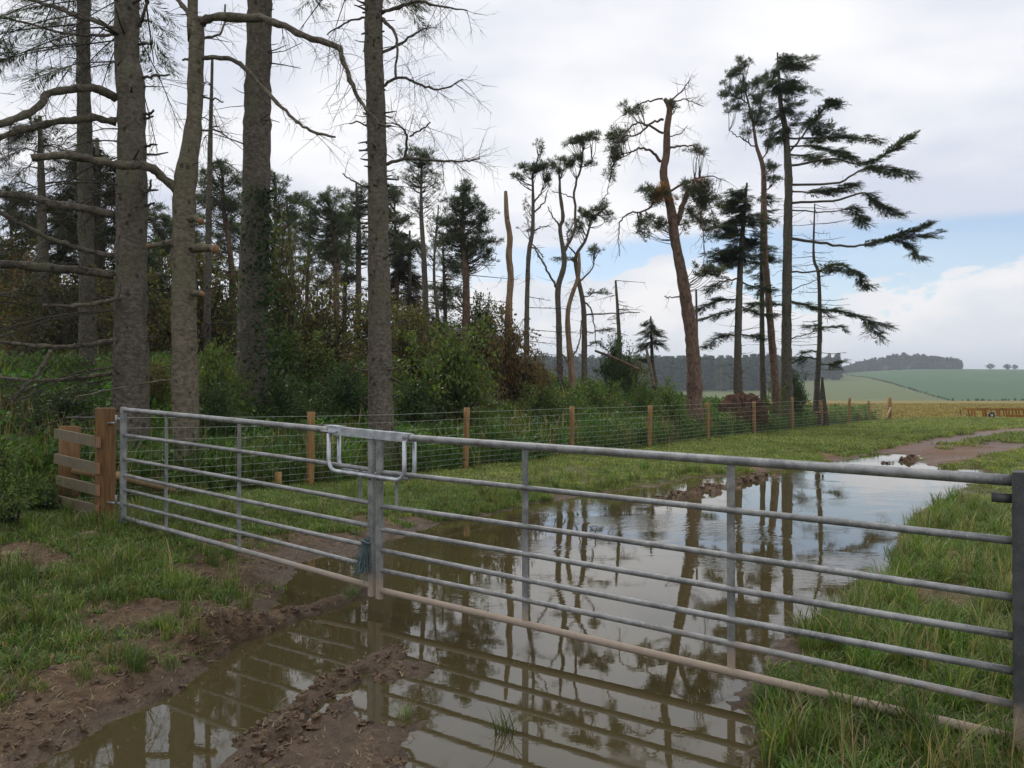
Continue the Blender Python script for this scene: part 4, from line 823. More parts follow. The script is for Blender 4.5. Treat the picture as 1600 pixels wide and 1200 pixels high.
for a in [('green', 690, 492, 16.8, 165, 'big leafy green shrub right of the straight spruce trunk'), ('olive', 640, 480, 19.5, 130, 'yellowish shrub just behind the straight spruce trunk'),
          ('dark', 645, 585, 15.8, 110, 'low dark bush at the foot of the straight spruce trunk'), ('dark', 540, 560, 15.8, 130, 'dark bush left of the straight spruce trunk, by the fence'), ('thin', 500, 400, 18.5, 150, 'tall bare-stemmed elder left of the straight spruce trunk'),
          ('green', 455, 500, 16.6, 130, 'leafy bush just right of the dark ivy trunk'), ('dark', 450, 585, 14.6, 120, 'low shadowed bush right of the dark ivy trunk'), ('thin', 440, 300, 17.5, 110, 'tall thin-stemmed leafy elder beside the dark ivy trunk'), ('green', 338, 520, 13.6, 100, 'green bush between the pale forked and dark ivy trunks'),
          ('dark', 345, 590, 12.8, 100, 'low dark bush behind the pale forked trunk'), ('brown', 790, 478, 21.0, 120, 'rusty brown dead shrub around the broken orange pole'), ('brown', 838, 545, 22.5, 60, 'small brown shrub right of the broken orange pole'), ('dark', 757, 455, 25.0, 90, 'dark shrub behind the full dark pine'),
          ('green', 862, 592, 19.5, 110, 'rounded green bush on the grassy bank behind fence'), ('bright', 935, 585, 22.5, 90, 'green bush below the curving pine'), ('bright', 1003, 573, 23.5, 40, 'small yellow-green bush left of the red pine'), ('bright', 1042, 588, 22.5, 80, 'bright green bush just left of the red pine foot'),
          ('dark', 962, 522, 26.5, 60, 'dark evergreen bush around the dead snag'), ('dark', 1243, 572, 29.8, 48, 'dark green bush at the foot of the tallest fir'), ('bright', 1212, 590, 28.2, 40, 'small bush at the foot of the orange-barked pine'),
          ('thin', 735, 580, 19.0, 120, 'straggly bush behind the second fence post'), ('thin', 985, 535, 28.0, 90, 'bare tangled brushwood around the small dark fir'),
          ('dark', 100, 600, 11.8, 190, 'dark bramble below the bare limbs behind the board panel'), ('olive', 240, 560, 13.5, 110, 'olive bush between the thick spruce and forked trunks')]:
    shrub(*a)
ZONE = ['beyond the left edge', 'at the left edge of the wood', 'left of the thin grey trunk', 'just left of the thin grey trunk', 'behind the thin grey trunk', 'behind the thick spruce trunk', 'behind the pale forked trunk', 'right of the pale forked trunk', 'left of the dark ivy trunk', 'right of the dark ivy trunk',
        'halfway between the ivy trunk and the straight trunk', 'left of the straight spruce trunk', 'behind the straight spruce trunk', 'right of the straight spruce trunk', 'below the full dark pine', 'left of the broken orange pole']
for k in range(30):                                    # the wood's understorey
    u = -120+k*30+rng.normal()*12; Y = 17+rng.random()*12
    if 560 < u: Y = 24+rng.random()*5
    shrub(['olive', 'thin', 'green', 'olive', 'dark', 'thin', 'brown'][k % 7], u, (410 if u < 330 else 478 if u < 580 else 492)+rng.normal()*30, Y, 150+rng.random()*60, f"{['olive', 'thin bare-stemmed', 'leafy green', 'yellowish', 'dark', 'straggly', 'rusty brown'][k % 7]} understorey bush {ZONE[int(np.clip((u+150)//60, 0, 15))]}", 'understorey bushes')
for a in [('bright', 18, 676, 7.6, 110, 'bright leafy bush at the left edge beside the board panel'), ('green', -22, 742, 7.0, 110, 'dark low bush at the bottom of the left edge by the board panel'), ('dark', 66, 745, 8.5, 90, 'dark bush behind the board panel')]:
    shrub(*a)

# ------------------------------------------------------------------ fallen timber and root plate
def fallen(u0, v0, u1, v1, Y0, Y1, w0, w1, label, m, lie=0):
    a, b = P(u0, v0, Y0), P(u1, v1, Y1); q = cr([a, (a+b)/2+np.array([0, 0, .03]), b], 12); r = np.linspace(w0, w1, 12)/2/F*Y0*(1+.06*rng.normal(size=12))
    if lie: a[2] = gz(a[0], a[1])+lie; b[2] = gz(b[0], b[1])+lie; q = cr([a, (a+b)/2+np.array([0, 0, .03]), b], 12)
    lo = np.array([a[0], a[1], gz(a[0], a[1])]); o = thing('fallen_log', label, 'log', lo); mk('trunk', [capped(q, r, 10)], m, o)
    Pn, R = twigs_on(q, 10, .4, .012, down=-.5); mk('broken_branches', [tubes(Pn, R, 4)], m, o, kind='stuff')
fallen(905, 611, 1045, 621, 24.5, 25.0, 10, 6, 'long pale fallen trunk lying in the grass behind the fence', M['pinew'], lie=.42)
fallen(962, 588, 995, 593, 29.0, 28.6, 6, 5, 'short pale log lying below the dead snag', M['pinew'], lie=.45)
fallen(930, 548, 1000, 578, 26.2, 25.2, 4, 4, 'fallen pole leaning across the dark evergreen bush', M['pine'])
fallen(800, 590, 860, 601, 24, 24.6, 7, 6, 'grey fallen trunk behind the brown shrubs', M['dead'], lie=.45)
fallen(1010, 545, 1022, 606, 25.5, 25.0, 4, 6, 'leaning broken trunk under the small dark fir', M['dead'])
fallen(1088, 632, 1130, 620, 24.5, 25.2, 6, 5, 'fallen branch between the red pine and the root plate', M['pinew'], lie=.25)
fallen(878, 607, 866, 570, 21.5, 21.5, 2, 1.5, 'thin pale sapling stick leaning on the grassy bank', M['dead'])
c0 = P(1160, 622, 26.0); zr = gz(c0[0], c0[1]); rp = thing('root_plate', 'upturned brown root plate of a fallen tree behind the fence', 'tree root', (c0[0], c0[1], zr))
th, ph = np.meshgrid(np.linspace(0, 2*math.pi, 40, endpoint=False), np.linspace(0.02, math.pi-.02, 22))
sx = np.sin(ph)*np.cos(th); sy = np.sin(ph)*np.sin(th); szz = np.cos(ph); nn = 1+.55*(fbm(th*3.0+9, ph*5.0, 4, 61)-.5)+.35*(fbm(th*9, ph*12, 3, 63)-.5)
Vr = np.stack([c0[0]+.80*sx*nn, c0[1]+.42*sy*nn, zr+.62+.68*szz*nn+.12*np.sin(th)*0], -1).reshape(-1, 3)
qq = np.array([[i*40+j, i*40+(j+1) % 40, (i+1)*40+(j+1) % 40, (i+1)*40+j] for i in range(21) for j in range(40)])
mk('soil_disc', [(Vr, qq)], M['rot'], rp)
rts = []
for k in range(70):
    an = rng.random()*6.28; st = np.array([c0[0]+.6*math.cos(an)*rng.random(), c0[1]-.25, zr+.66+.55*math.sin(an)*rng.random()]); d = unit(np.array([math.cos(an), -.5+.3*rng.normal(), math.sin(an)*.8])); L = .3+.6*rng.random()
    rts.append(cr([st, st+d*L*.5+rng.normal(size=3)*.06, st+d*L+np.array([0, 0, -.12])+rng.normal(size=3)*.1], 6))
mk('roots', [tubes(np.array(rts), np.broadcast_to(np.linspace(.024, .006, 6), (70, 6)), 5)], M['rot'], rp, kind='stuff')
# tapering slatted cone by the small conifer
c1 = P(1285, 630, 30.6); zc = gz(c1[0], c1[1]); hc = P(1285, 588, 30.6)[2]-zc; cone = thing('slatted_cone', 'narrow tapering olive timber cone behind the small half-dead conifer', 'cone', (c1[0], c1[1], zc))
for k in range(8):
    a0, a1 = (k+.06)*2*math.pi/8, (k+.94)*2*math.pi/8; V = []
    for zf, rf in ((0, .27), (.98, .03)):
        for rr in (rf, rf*.86):
            for a in (a0, a1): V.append([c1[0]+math.cos(a)*rr, c1[1]+math.sin(a)*rr, zc+hc*zf])
    V = np.array(V); mk('slat', [(V, np.array([[0, 1, 5, 4], [2, 6, 7, 3], [0, 4, 6, 2], [1, 3, 7, 5], [4, 5, 7, 6], [0, 2, 3, 1]]))], M['twig'], cone, smooth=False)
zb = np.array([[c1[0]+math.cos(a)*.225, c1[1]+math.sin(a)*.225, zc+hc*.28] for a in np.linspace(0, 2*math.pi, 17)]); mk('band', [tubes(zb, np.full(17, .022), 5)], M['cut'], cone)

# ------------------------------------------------------------------ stock fence
fo = thing('stock_fence', 'timber post and wire netting fence running along the wood', 'fence', (*FP0, gz(*FP0)))
posts = []
for i in range(0, 11):
    p = FP0+FD*i; z = gz(*p)
    if i < 10:
        S = 12; r = .052+.006*rng.random(); lean = rng.normal(size=2)*.03; H = 1.10+.05*rng.normal()
        pts = np.array([[p[0], p[1], z-.15], [p[0]+lean[0]*.5, p[1]+lean[1]*.5, z+H*.5], [p[0]+lean[0], p[1]+lean[1], z+H]]); mk('post', [capped(cr(pts, 7), r*(1+.03*rng.normal(size=7)), S)], M['fpost'], fo)
    else: mk('end_post', [capped(np.array([[p[0], p[1], z-.15], [p[0], p[1], z+.6], [p[0]+.01, p[1], z+1.12]]), .10, 14)], M['fpost'], fo)
    posts.append((p[0], p[1], z))
b = np.array(posts[-1]); sdir = np.array([-FD[0], -FD[1], 0])/np.hypot(*FD); mk('strut', [capped(np.array([b+np.array([0, -.1, .62]), b+sdir*1.3+np.array([.1, -.15, .08])]), .05, 10)], M['strut'], fo)
pL = np.array([-5.14, 8.92]); zL = gz(*pL)
line = [(pL[0], pL[1], zL)]+posts
for hh, r in [(1.06, .0024), (.93, .0020), (.78, .0018), (.64, .0018), (.51, .0018), (.40, .0018), (.30, .0018), (.20, .0018), (.11, .0020)]:
    pts = np.vstack([cr([np.array(a)+[0, -.055, hh], (np.array(a)+np.array(c))/2+[0, -.055, hh-.012], np.array(c)+[0, -.055, hh]], 5)[:-1] for a, c in zip(line[:-1], line[1:])]+[np.array([line[-1]])+[0, -.055, hh]])
    mk('line_wire', [tubes(pts, np.clip(r*np.linspace(1.0, 1.9, len(pts)), 0, .004), 4)], M['wire'], fo)
st = []
for a, c in zip(line[:-1], line[1:]):
    for t in np.arange(.03, .99, .15/3.46):
        q = np.array(a)*(1-t)+np.array(c)*t+[0, -.055, 0]; st.append([q+[0, 0, .11], q+[rng.normal()*.006, 0, .5], q+[rng.normal()*.005, 0, .93]])
mk('netting_stays', [tubes(np.array(st), np.full((len(st), 3), .0011), 3)], M['wire'], fo, kind='stuff')
# strainer with boards beside the gate post
GP = np.array([-4.03, 7.62]); zg = gz(*GP)
gp = thing('gate_post', 'stout brown square timber post carrying the left gate', 'post', (GP[0], GP[1], zg))
vd = unit(np.array([3.775-1.009, 0, 0])); gdir = unit(np.array([-1.02+3.775, 5.36-7.45])); gdir3 = np.array([gdir[0], gdir[1], 0]); gn3 = np.array([-gdir[1], gdir[0], 0]); AX = np.array([gdir3, gn3, [0, 0, 1]])
ztop = CH-(637-HZ)/F*7.62
mk('post_body', [box((GP[0], GP[1], (ztop+zg-.2)/2), .17, .16, ztop-zg+.2, np.array([[.93, .36, 0], [-.36, .93, 0], [0, 0, 1]]), .012)], M['post'], gp, smooth=False)
for zz in (1.20, .42): mk('hinge_pin', [capped(np.array([[GP[0]+.05, GP[1]-.06, zz], [GP[0]+.16, GP[1]-.12, zz]]), .012, 8), capped(np.array([[GP[0]+.17, GP[1]-.125, zz-.01], [GP[0]+.17, GP[1]-.125, zz+.08]]), .011, 8)], M['galv'], gp)
sp_ = thing('strainer_post', 'shorter round brown post at the back of the board panel', 'post', (pL[0], pL[1], zL))
zs = CH-(666-HZ)/F*8.92; mk('post_body', [capped(np.array([[pL[0], pL[1], zL-.2], [pL[0], pL[1], zL+.5], [pL[0]+.01, pL[1], zs]]), [.115, .11, .108], 16)], M['post'], sp_)
bp = thing('board_panel', 'four short grey boards nailed between gate post and round post', 'fence panel', (GP[0]-.4, GP[1]+.5, gz(GP[0]-.4, GP[1]+.5)))
for (ul, vl, ur, vr) in [(87, 677, 155, 691), (87, 716, 154, 732), (90, 750, 154, 766), (90, 781, 153, 797)]:
    a, c = P(ul, vl, 8.62), P(ur, vr, 7.50); bd = mk('board', [beam(a, c, .03, .105)], M['board'], bp, smooth=False)
    mk('sawn_end', [beam(c+unit(c-a)*.0005, c+unit(c-a)*.004, .0304, .1054)], M['cut'], bd, smooth=False)
so = thing('strut_pole', 'pale round bracing pole behind the left gate post', 'pole', (P(180, 748, 8.6)[0], 8.6, gz(P(180, 748, 8.6)[0], 8.6)))
mk('pole', [capped(np.array([P(112, 733, 8.85), P(190, 745, 9.2), P(272, 764, 9.75)]), [.052, .055, .055], 12)], M['strut'], so)
s2 = P(436, 762, 11.2); sz2 = gz(s2[0], 11.2); st2 = thing('stake', 'short stub stake left of the first fence post', 'stake', (s2[0], 11.2, sz2)); mk('stake_body', [capped(np.array([[s2[0], 11.2, sz2-.1], [s2[0]-.01, 11.2, sz2+.26]]), .05, 12)], M['fpost'], st2)

# ------------------------------------------------------------------ the two steel gates
FR = [0, .235, .455, .605, .74, .87, 1.0]
def gate(label, A, B, zt0, zb0, zt1, zb1, bars, ms, hinge_left):
    """A, B: plan ends; z of top and bottom rail at each end; bars: fractions of uprights"""
    A, B = np.array(A), np.array(B); o = thing('field_gate', label, 'gate', (A[0], A[1], zb0))
    def pt(t, f): 
        p = A+(B-A)*t; zt, zb = zt0+(zt1-zt0)*t, zb0+(zb1-zb0)*t; return np.array([p[0], p[1], zt+(zb-zt)*f])
    d = unit(pt(1, 0)-pt(0, 0)); nrm = unit(np.cross(d, [0, 0, 1])); up = np.cross(nrm, d)
    for k, f in enumerate(FR):
        r = .0235 if k == 0 else (.0215 if k == 6 else .0165)
        q = np.array([pt(t, f) for t in np.linspace(.012, .992 if hinge_left else 1.006, 12)]); q[:, 2] -= .006*np.sin(np.linspace(0, math.pi, 12))*(0 < k < 6)*rng.normal()
        mk('top_rail' if k == 0 else 'bottom_rail' if k == 6 else 'rail', [capped(q, r, 18)], M['galv'], o)
    for t in bars:
        a, c = pt(t, 0)-nrm*.004, pt(t, 1)-nrm*.004; e = unit(c-a); cx = box((a+c)/2, .038, .012, np.linalg.norm(c-a)-.03, np.array([d, nrm, -e]))
        mk('upright', [cx], M['galv'], o, smooth=False)
    return o, pt, d, nrm, up
g1, pt1, d1, n1_, u1 = gate('left galvanised seven-bar steel gate hung on the timber post', (-3.775, 7.45), (-.965, 5.36), 1.334, .29, 1.214, .153, (.225, .545), M, True)
g2, pt2, d2, n2_, u2 = gate('right galvanised seven-bar steel gate standing across the puddle', (-.935, 5.335), (2.04, 3.175), 1.206, .140, 1.150, .094, (.340, .683), M, False)
def stile(o, pt, t, w, dp, ztop, zbot, d, nrm, m, name, holes=()):
    a, c = pt(t, 0), pt(t, 1); cxy = (a+c)/2
    ob = mk(name, [box((cxy[0], cxy[1], (ztop+zbot)/2), w, dp, ztop-zbot, np.array([d*[1, 1, 0]/np.linalg.norm(d[:2]), nrm, [0, 0, 1]]), .006)], m, o, smooth=False)
    for hz_ in holes:
        s_ = -1 if (nrm[1] > 0) else 1; q = np.array([cxy[0], cxy[1], hz_])+nrm*s_*(dp/2)
        mk('bolt_hole', [capped(np.array([q-nrm*s_*.004, q+nrm*s_*.0012]), .0085, 12)], M['black'], ob)
    return ob
stile(g1, pt1, .004, .055, .045, 1.36, .24, d1, n1_, M['galv'], 'hinge_stile', (1.29, .38))
stile(g1, pt1, .994, .050, .032, 1.20, .085, d1, n1_, M['galv'], 'latch_stile', (.90,))
stile(g2, pt2, .006, .054, .032, 1.19, .08, d2, n2_, M['galv'], 'latch_stile', (.905,))
stile(g2, pt2, 1.019, .095, .09, 1.19, -.04, d2, n2_, M['galv_dark'], 'hinge_stile')
q = pt2(1.0, 0)+np.array([0, 0, -.075]); mk('hinge_eye', [capped(np.array([q-d2*.05, q+d2*.02]), .02, 12)], M['galv_dark'], g2)
q = pt1(0, 0); 
for zz in (1.24, .42): mk('hinge_eye', [capped(np.array([[q[0]-.01, q[1]+.01, zz], [q[0]-.10, q[1]+.07, zz]]), .013, 8)], M['galv'], g1)
for o, pt, nn_, t in ((g1, pt1, n1_, .955), (g2, pt2, n2_, .045)):
    s_ = -1 if nn_[1] < 0 else 1
    a, c = pt(t, .24)+nn_*s_*.022, pt(t, .455)+nn_*s_*.022; mk('keeper_bar', [beam(a+[0, 0, .0], c, .008, .024, up=nn_)], M['galv'], o, smooth=False)
# throw-over loop latch
back = n1_ if n1_[1] > 0 else -n1_
la, lb = P(519, 677, 5.66), P(655, 692, 5.06)
la, lb = pt1(.868, 0)+[0, 0, .0], pt2(.085, 0)
lt = thing('gate_latch', 'bright galvanised throw-over loop latch joining the two gates', 'latch', (float(lb[0]), float(lb[1]), float(lb[2])-.3))
ld = unit(lb-la)
mk('channel', [beam(la+ld*.02, lb, .066, .058)], M['galv_new'], lt, smooth=False)
mk('hinge_plate', [beam(la-ld*.02+[0, 0, .033], la+ld*.13+[0, 0, .033], .085, .006), beam(la-ld*.03-back*.05+[0, 0, -.004], la+ld*.12-back*.05+[0, 0, -.004], .028, .01)], M['galv_new'], lt, smooth=False)
for k, sd_ in enumerate((-1, 1)):
    o3 = back*sd_*.048; a, c = la+ld*.045+o3, lb-ld*.008+o3; dn = np.array([0, 0, -1.0]); hgt = .285; rc = .075
    pts = [a+dn*.02, a+dn*(hgt-rc)]+[a+dn*(hgt-rc)+ld*rc*(1-math.cos(q))+dn*rc*math.sin(q) for q in np.linspace(.2, math.pi/2, 6)]
    pts += [c+dn*(hgt-rc)-ld*rc*(1-math.cos(q))+dn*rc*math.sin(q) for q in np.linspace(math.pi/2, .2, 6)]+[c+dn*(hgt-rc), c+dn*.02]
    mk('loop', [capped(np.array(pts), .0145, 12)], M['galv_new'], lt)
q = lb-back*.038-ld*.02; mk('bolt', [capped(np.array([q, q-back*.008]), .012, 6)], M['galv'], lt, smooth=False)
# twine knotted on the latch stile
tw0 = pt1(.985, .80)-back*.035
tz = thing('twine_bundle', 'frayed blue-green twine tied low on the centre of the gates', 'twine', (float(tw0[0]), float(tw0[1]), float(tw0[2])-.1)); strands = []
for k in range(90):
    s0 = tw0+np.array([.01, 0, .10])+rng.normal(size=3)*[.012, .008, .02]; e = tw0+np.array([-.02, -.02, -.10])+rng.normal(size=3)*[.032, .025, .03]
    strands.append(cr([s0, (s0+e)/2+rng.normal(size=3)*.014, e], 6))
mk('strands', [tubes(np.array(strands), np.full((90, 6), .0019), 3)], M['twine'], tz, kind='stuff')
kn = np.array([tw0+np.array([.012+.034*math.cos(a), -.0+.034*math.sin(a), .10+.01*math.sin(2*a)]) for a in np.linspace(0, 6.6, 18)]); mk('knot', [tubes(kn, np.full(18, .007), 6)], M['twine'], tz)

# ------------------------------------------------------------------ yellow harrow in the field, stones
hb = G(1522, 655, -.04); HX, HY = hb[0], hb[1]; zh = gz(HX+1, HY); hr = thing('field_harrow', 'rusty orange wheeled farm implement frame at the edge of the field', 'farm implement', (HX, HY, zh))
ht = .48
for dy_ in (0, 1.3):
    mk('beam', [beam((HX+.15, HY+dy_, zh+ht), (HX+5.2, HY+dy_, zh+ht), .07, .07)], M['rust'], hr, smooth=False)
for k, ux in enumerate((.0, .45, .62, 1.35, 1.72, 2.05, 2.4, 2.7, 3.1, 3.5, 4.0, 4.5, 5.1)):
    for dy_ in (0, 1.3): mk('tine', [beam((HX+ux, HY+dy_, zh+ht-.03), (HX+ux+.05, HY+dy_, zh+.06), .05, .06, up=(1, 0, 0))], M['rust'], hr, smooth=False)
for ux in (.2, 1.6, 3.0, 5.0): mk('cross_bar', [beam((HX+ux, HY+.04, zh+ht), (HX+ux, HY+1.26, zh+ht), .06, .06)], M['rust'], hr, smooth=False)
mk('lower_beam', [beam((HX+1.75, HY-.06, zh+.13), (HX+5.2, HY-.06, zh+.13), .06, .14)], M['rust'], hr, smooth=False)
wc = np.array([HX+.82, HY-.2, zh+.17]); a = np.linspace(0, 2*math.pi, 25)
ty = mk('tyre', [tubes(np.stack([wc[0]+.125*np.cos(a), np.full(25, wc[1]), wc[2]+.125*np.sin(a)], 1), np.full(25, .055), 8)], M['rubber'], hr)
mk('rim', [capped(np.array([wc+[0, .03, 0], wc-[0, .02, 0]]), .09, 16)], M['rim'], ty); mk('axle_arm', [beam(wc, wc+[.12, .2, .3], .04, .05)], M['rust'], hr, smooth=False)
def stone(u, v, z0, r, label):
    g = G(u, v, z0); z = gz(*g); th_, ph_ = np.meshgrid(np.linspace(0, 6.283, 14, endpoint=False), np.linspace(.05, 3.09, 8)); nn2 = 1+.5*(fbm(th_*2+u, ph_*3, 3, 71)-.5)
    V = np.stack([g[0]+r*np.sin(ph_)*np.cos(th_)*nn2*1.2, g[1]+r*np.sin(ph_)*np.sin(th_)*nn2, z+r*.15+r*.5*np.cos(ph_)*nn2], -1).reshape(-1, 3)
    qs = np.array([[i*14+j, i*14+(j+1) % 14, (i+1)*14+(j+1) % 14, (i+1)*14+j] for i in range(7) for j in range(14)])
    tag(mk('stone', [(V, qs)], M['stone'], loc=(g[0], g[1], z)), label, 'stone')
stone(70, 940, .12, .062, 'pinkish flat stone lying in the grass at lower left')
stone(141, 842, .16, .065, 'grey stone in the grass in front of the gate post')
stone(12, 872, .16, .055, 'reddish stone on bare soil at the left edge')

# ------------------------------------------------------------------ grass and weeds: tufts placed by geometry nodes
def hidden_coll(name, meshes):
    col = bpy.data.collections.new(name)
    for k, (V, Fc, cc) in enumerate(meshes):
        o = mk(f'{name}_{k}', [(V, Fc, cc)], M['grass'] if 'far' not in name else M['farleaf'], None, smooth=False); C.objects.unlink(o); col.objects.link(o)
    return col
def blades(n, rad, h, wdt, green, straw, ps, bend=.5, hv=.5):
    an = rng.random(n)*6.283; rr = rad*np.sqrt(rng.random(n)); b0 = np.stack([np.cos(an)*rr, np.sin(an)*rr, 0*rr-.01], 1)
    hh = (h*(1-hv+hv*1.4*rng.random(n)))[:, None]; ba = rng.random(n)*6.283; bd = np.stack([np.cos(ba), np.sin(ba), 0*ba], 1)*(bend*(.25+rng.random((n, 1))))
    sidev = np.stack([-np.sin(ba+rng.normal(size=n)*.6), np.cos(ba), 0*ba], 1)*wdt/2; rows = []
    for t, ws in ((0, .8), (.4, 1.0), (.75, .7)):
        c_ = b0+np.array([0, 0, 1])*hh*(t-.25*t*t*np.linalg.norm(bd, axis=1, keepdims=True))+bd*hh*t*t; rows += [c_-sidev*ws, c_+sidev*ws]
    tip = b0+np.array([0, 0, 1])*hh*(1-.35*np.linalg.norm(bd, axis=1, keepdims=True))+bd*hh
    V = np.stack(rows+[tip], 1).reshape(-1, 3); o = np.arange(n)[:, None]*7
    q = np.concatenate([o+np.array([[0, 1, 3, 2]]), o+np.array([[2, 3, 5, 4]])]); tr = o+np.array([[4, 5, 6]])
    col = np.repeat(colvar(n, green, .45, straw, ps), 7, 0)
    return V, [q, tr], col
def weed(n, L, col):
    an = np.linspace(0, 6.283, n, endpoint=False)+rng.normal(size=n)*.3; V = []
    for a in an:
        d = np.array([math.cos(a), math.sin(a), .55]); s = np.array([-math.sin(a), math.cos(a), 0]); l = L*(.6+.6*rng.random())
        V += [d*0, d*l*.5+s*l*.2+[0, 0, .03*l], d*l*np.array([1, 1, .75]), d*l*.5-s*l*.2+[0, 0, .03*l]]
    V = np.array(V); return V, np.arange(len(V)).reshape(-1, 4), np.repeat(colvar(n, col, .3), 4, 0)
GRN, STR = (.100, .170, .030), (.27, .22, .11)
near_c = hidden_coll('turf', [blades(26, .06, .075, .0052, GRN, STR, .10, .8) for _ in range(3)]+[blades(24, .065, .05, .005, (.098, .135, .032), STR, .24, 1.1) for _ in range(2)]+[blades(30, .05, .20, .0055, (.10, .145, .032), STR, .12, .65)]+[weed(6, .085, (.07, .12, .035))])
long_c = hidden_coll('long_turf', [blades(34, .07, .34, .0062, (.088, .160, .028), STR, .13, .8) for _ in range(3)]+[blades(14, .06, .42, .004, (.16, .15, .06), (.34, .27, .14), .6, .45)])
mid_c = hidden_coll('mid_turf', [blades(34, .14, .075, .011, (.150, .205, .042), STR, .13, .9) for _ in range(3)]+[blades(30, .13, .05, .012, (.155, .175, .052), STR, .3, 1.0)])
rank_c = hidden_coll('rank_turf', [blades(44, .16, .62, .013, (.085, .155, .032), STR, .11, .55) for _ in range(3)]+[blades(26, .14, .78, .011, (.17, .145, .06), (.30, .23, .11), .5, .4)]+[(lambda l: l)(leaves(np.stack([rng.normal(size=150)*.13, rng.normal(size=150)*.13, rng.random(150)*.6], 1), .075, (.06, .125, .028))) for _ in range(2)])
def scatter(name, coll, pts, idx, scl, label):
    n = len(pts); me = bpy.data.meshes.new(name); me.vertices.add(n); me.vertices.foreach_set('co', pts.astype(np.float32).ravel())
    for nm, ty_, dat in (('ti', 'INT', idx.astype(np.int32)), ('rz', 'FLOAT', (rng.random(n)*6.283).astype(np.float32)), ('sc', 'FLOAT', scl.astype(np.float32))):
        a_ = me.attributes.new(nm, ty_, 'POINT'); a_.data.foreach_set('value', dat)
    o = bpy.data.objects.new(name, me); C.objects.link(o); o['kind'] = 'stuff'; o['label'] = label; o['category'] = label.split()[-1] if False else 'grass' if 'wood' not in name else 'woodland'
    gt = bpy.data.node_groups.new(name, 'GeometryNodeTree'); gt.interface.new_socket('Geometry', in_out='INPUT', socket_type='NodeSocketGeometry'); gt.interface.new_socket('Geometry', in_out='OUTPUT', socket_type='NodeSocketGeometry')
    N = gt.nodes.new; L = gt.links.new; gi, go = N('NodeGroupInput'), N('NodeGroupOutput'); ip = N('GeometryNodeInstanceOnPoints'); ci = N('GeometryNodeCollectionInfo')
    ci.inputs['Collection'].default_value = coll; ci.inputs['Separate Children'].default_value = True; ci.inputs['Reset Children'].default_value = True
    mp = N('GeometryNodeMeshToPoints'); L(gi.outputs[0], mp.inputs['Mesh']); L(mp.outputs[0], ip.inputs['Points'])
    def na(nm, dt):
        q_ = N('GeometryNodeInputNamedAttribute'); q_.data_type = dt; q_.inputs['Name'].default_value = nm; return q_.outputs['Attribute']
    L(ci.outputs[0], ip.inputs['Instance']); ip.inputs['Pick Instance'].default_value = True; L(na('ti', 'INT'), ip.inputs['Instance Index'])
    cx = N('ShaderNodeCombineXYZ'); L(na('rz', 'FLOAT'), cx.inputs[2]); er = N('FunctionNodeEulerToRotation'); L(cx.outputs[0], er.inputs[0]); L(er.outputs[0], ip.inputs['Rotation']); L(na('sc', 'FLOAT'), ip.inputs['Scale']); L(ip.outputs[0], go.inputs[0])
    md = o.modifiers.new('scatter', 'NODES'); md.node_group = gt; return o
def sample(n, x0, x1, y0, y1, dens):
    x = x0+(x1-x0)*rng.random(n); y = y0+(y1-y0)*rng.random(n); h, mud, hay, sdp = terrain(x, y, True)
    k = rng.random(n) < dens(x, y, h, mud, hay, sdp); return np.stack([x, y, h], 1)[k], h[k], mud[k]
vis = lambda x, y, m=1.2: (np.abs(x) < .72*y+m)
# near turf
def d_near(x, y, h, mud, hay, sdp): return vis(x, y)*(h > .012)*np.clip(1.05-mud*1.25, .0, 1)*np.clip(.35+1.2*fbm(x*2.5, y*2.5, 3, 81), .25, 1)*(fence_d(x, y) < .6)
p_, h_, m_ = sample(60000, -7.5, 6.0, 2.2, 11.5, d_near)
scatter('turf_grass', near_c, p_, np.where(rng.random(len(p_)) < .05*(fbm(p_[:, 0]*1.5, p_[:, 1]*1.5, 2, 83) > .5), 5, np.where(rng.random(len(p_)) < .05, 6, rng.integers(0, 5, len(p_)))), .75+.6*rng.random(len(p_)), 'short green turf on both sides of the gates')
def d_long(x, y, h, mud, hay, sdp): return vis(x, y)*(h > .02)*(1-mud)*(fence_d(x, y) < .2)*np.clip(sstep(.9, 2.0, x)*sstep(8.5, 5, y)*.9+sstep(.5, .66, fbm(x*1.1, y*1.1, 3, 87))*.25*(x > 0)+.5*(np.hypot(x-GP[0], y-GP[1]) < .45)+.03*(x < -2.4)*(y < 8)+.5*(sdp < .35)*(x > .9), 0, 1)
p_, h_, m_ = sample(9000, -6, 6, 2.2, 14, d_long)
scatter('long_grass', long_c, p_, rng.integers(0, 4, len(p_)), (.42+.5*rng.random(len(p_)))*np.where(np.abs((p_[:, 0]+.935)*2.16+(p_[:, 1]-5.335)*2.975)/3.68 < .40, np.where(p_[:, 0] > 1.6, .75, .5), .95), 'longer rank grass on the right-hand bank under the gate')
# verge beyond the gate
def d_mid(x, y, h, mud, hay, sdp): return vis(x, y, 2)*(h > .014)*np.clip(1-mud*1.3, 0, 1)*(fence_d(x, y) < .5)*np.clip(-.55+2.6*fbm(x*.9, y*.9, 4, 91), .06, 1)*np.clip(16/y, .25, 1)
p_, h_, m_ = sample(120000, -8, 28, 7.5, 42, d_mid)
scatter('verge_grass', mid_c, p_, rng.integers(0, 4, len(p_)), np.clip(p_[:, 1]/15, .65, 1.5)*(.7+.6*rng.random(len(p_))), 'green grass verge between fence and flooded track')
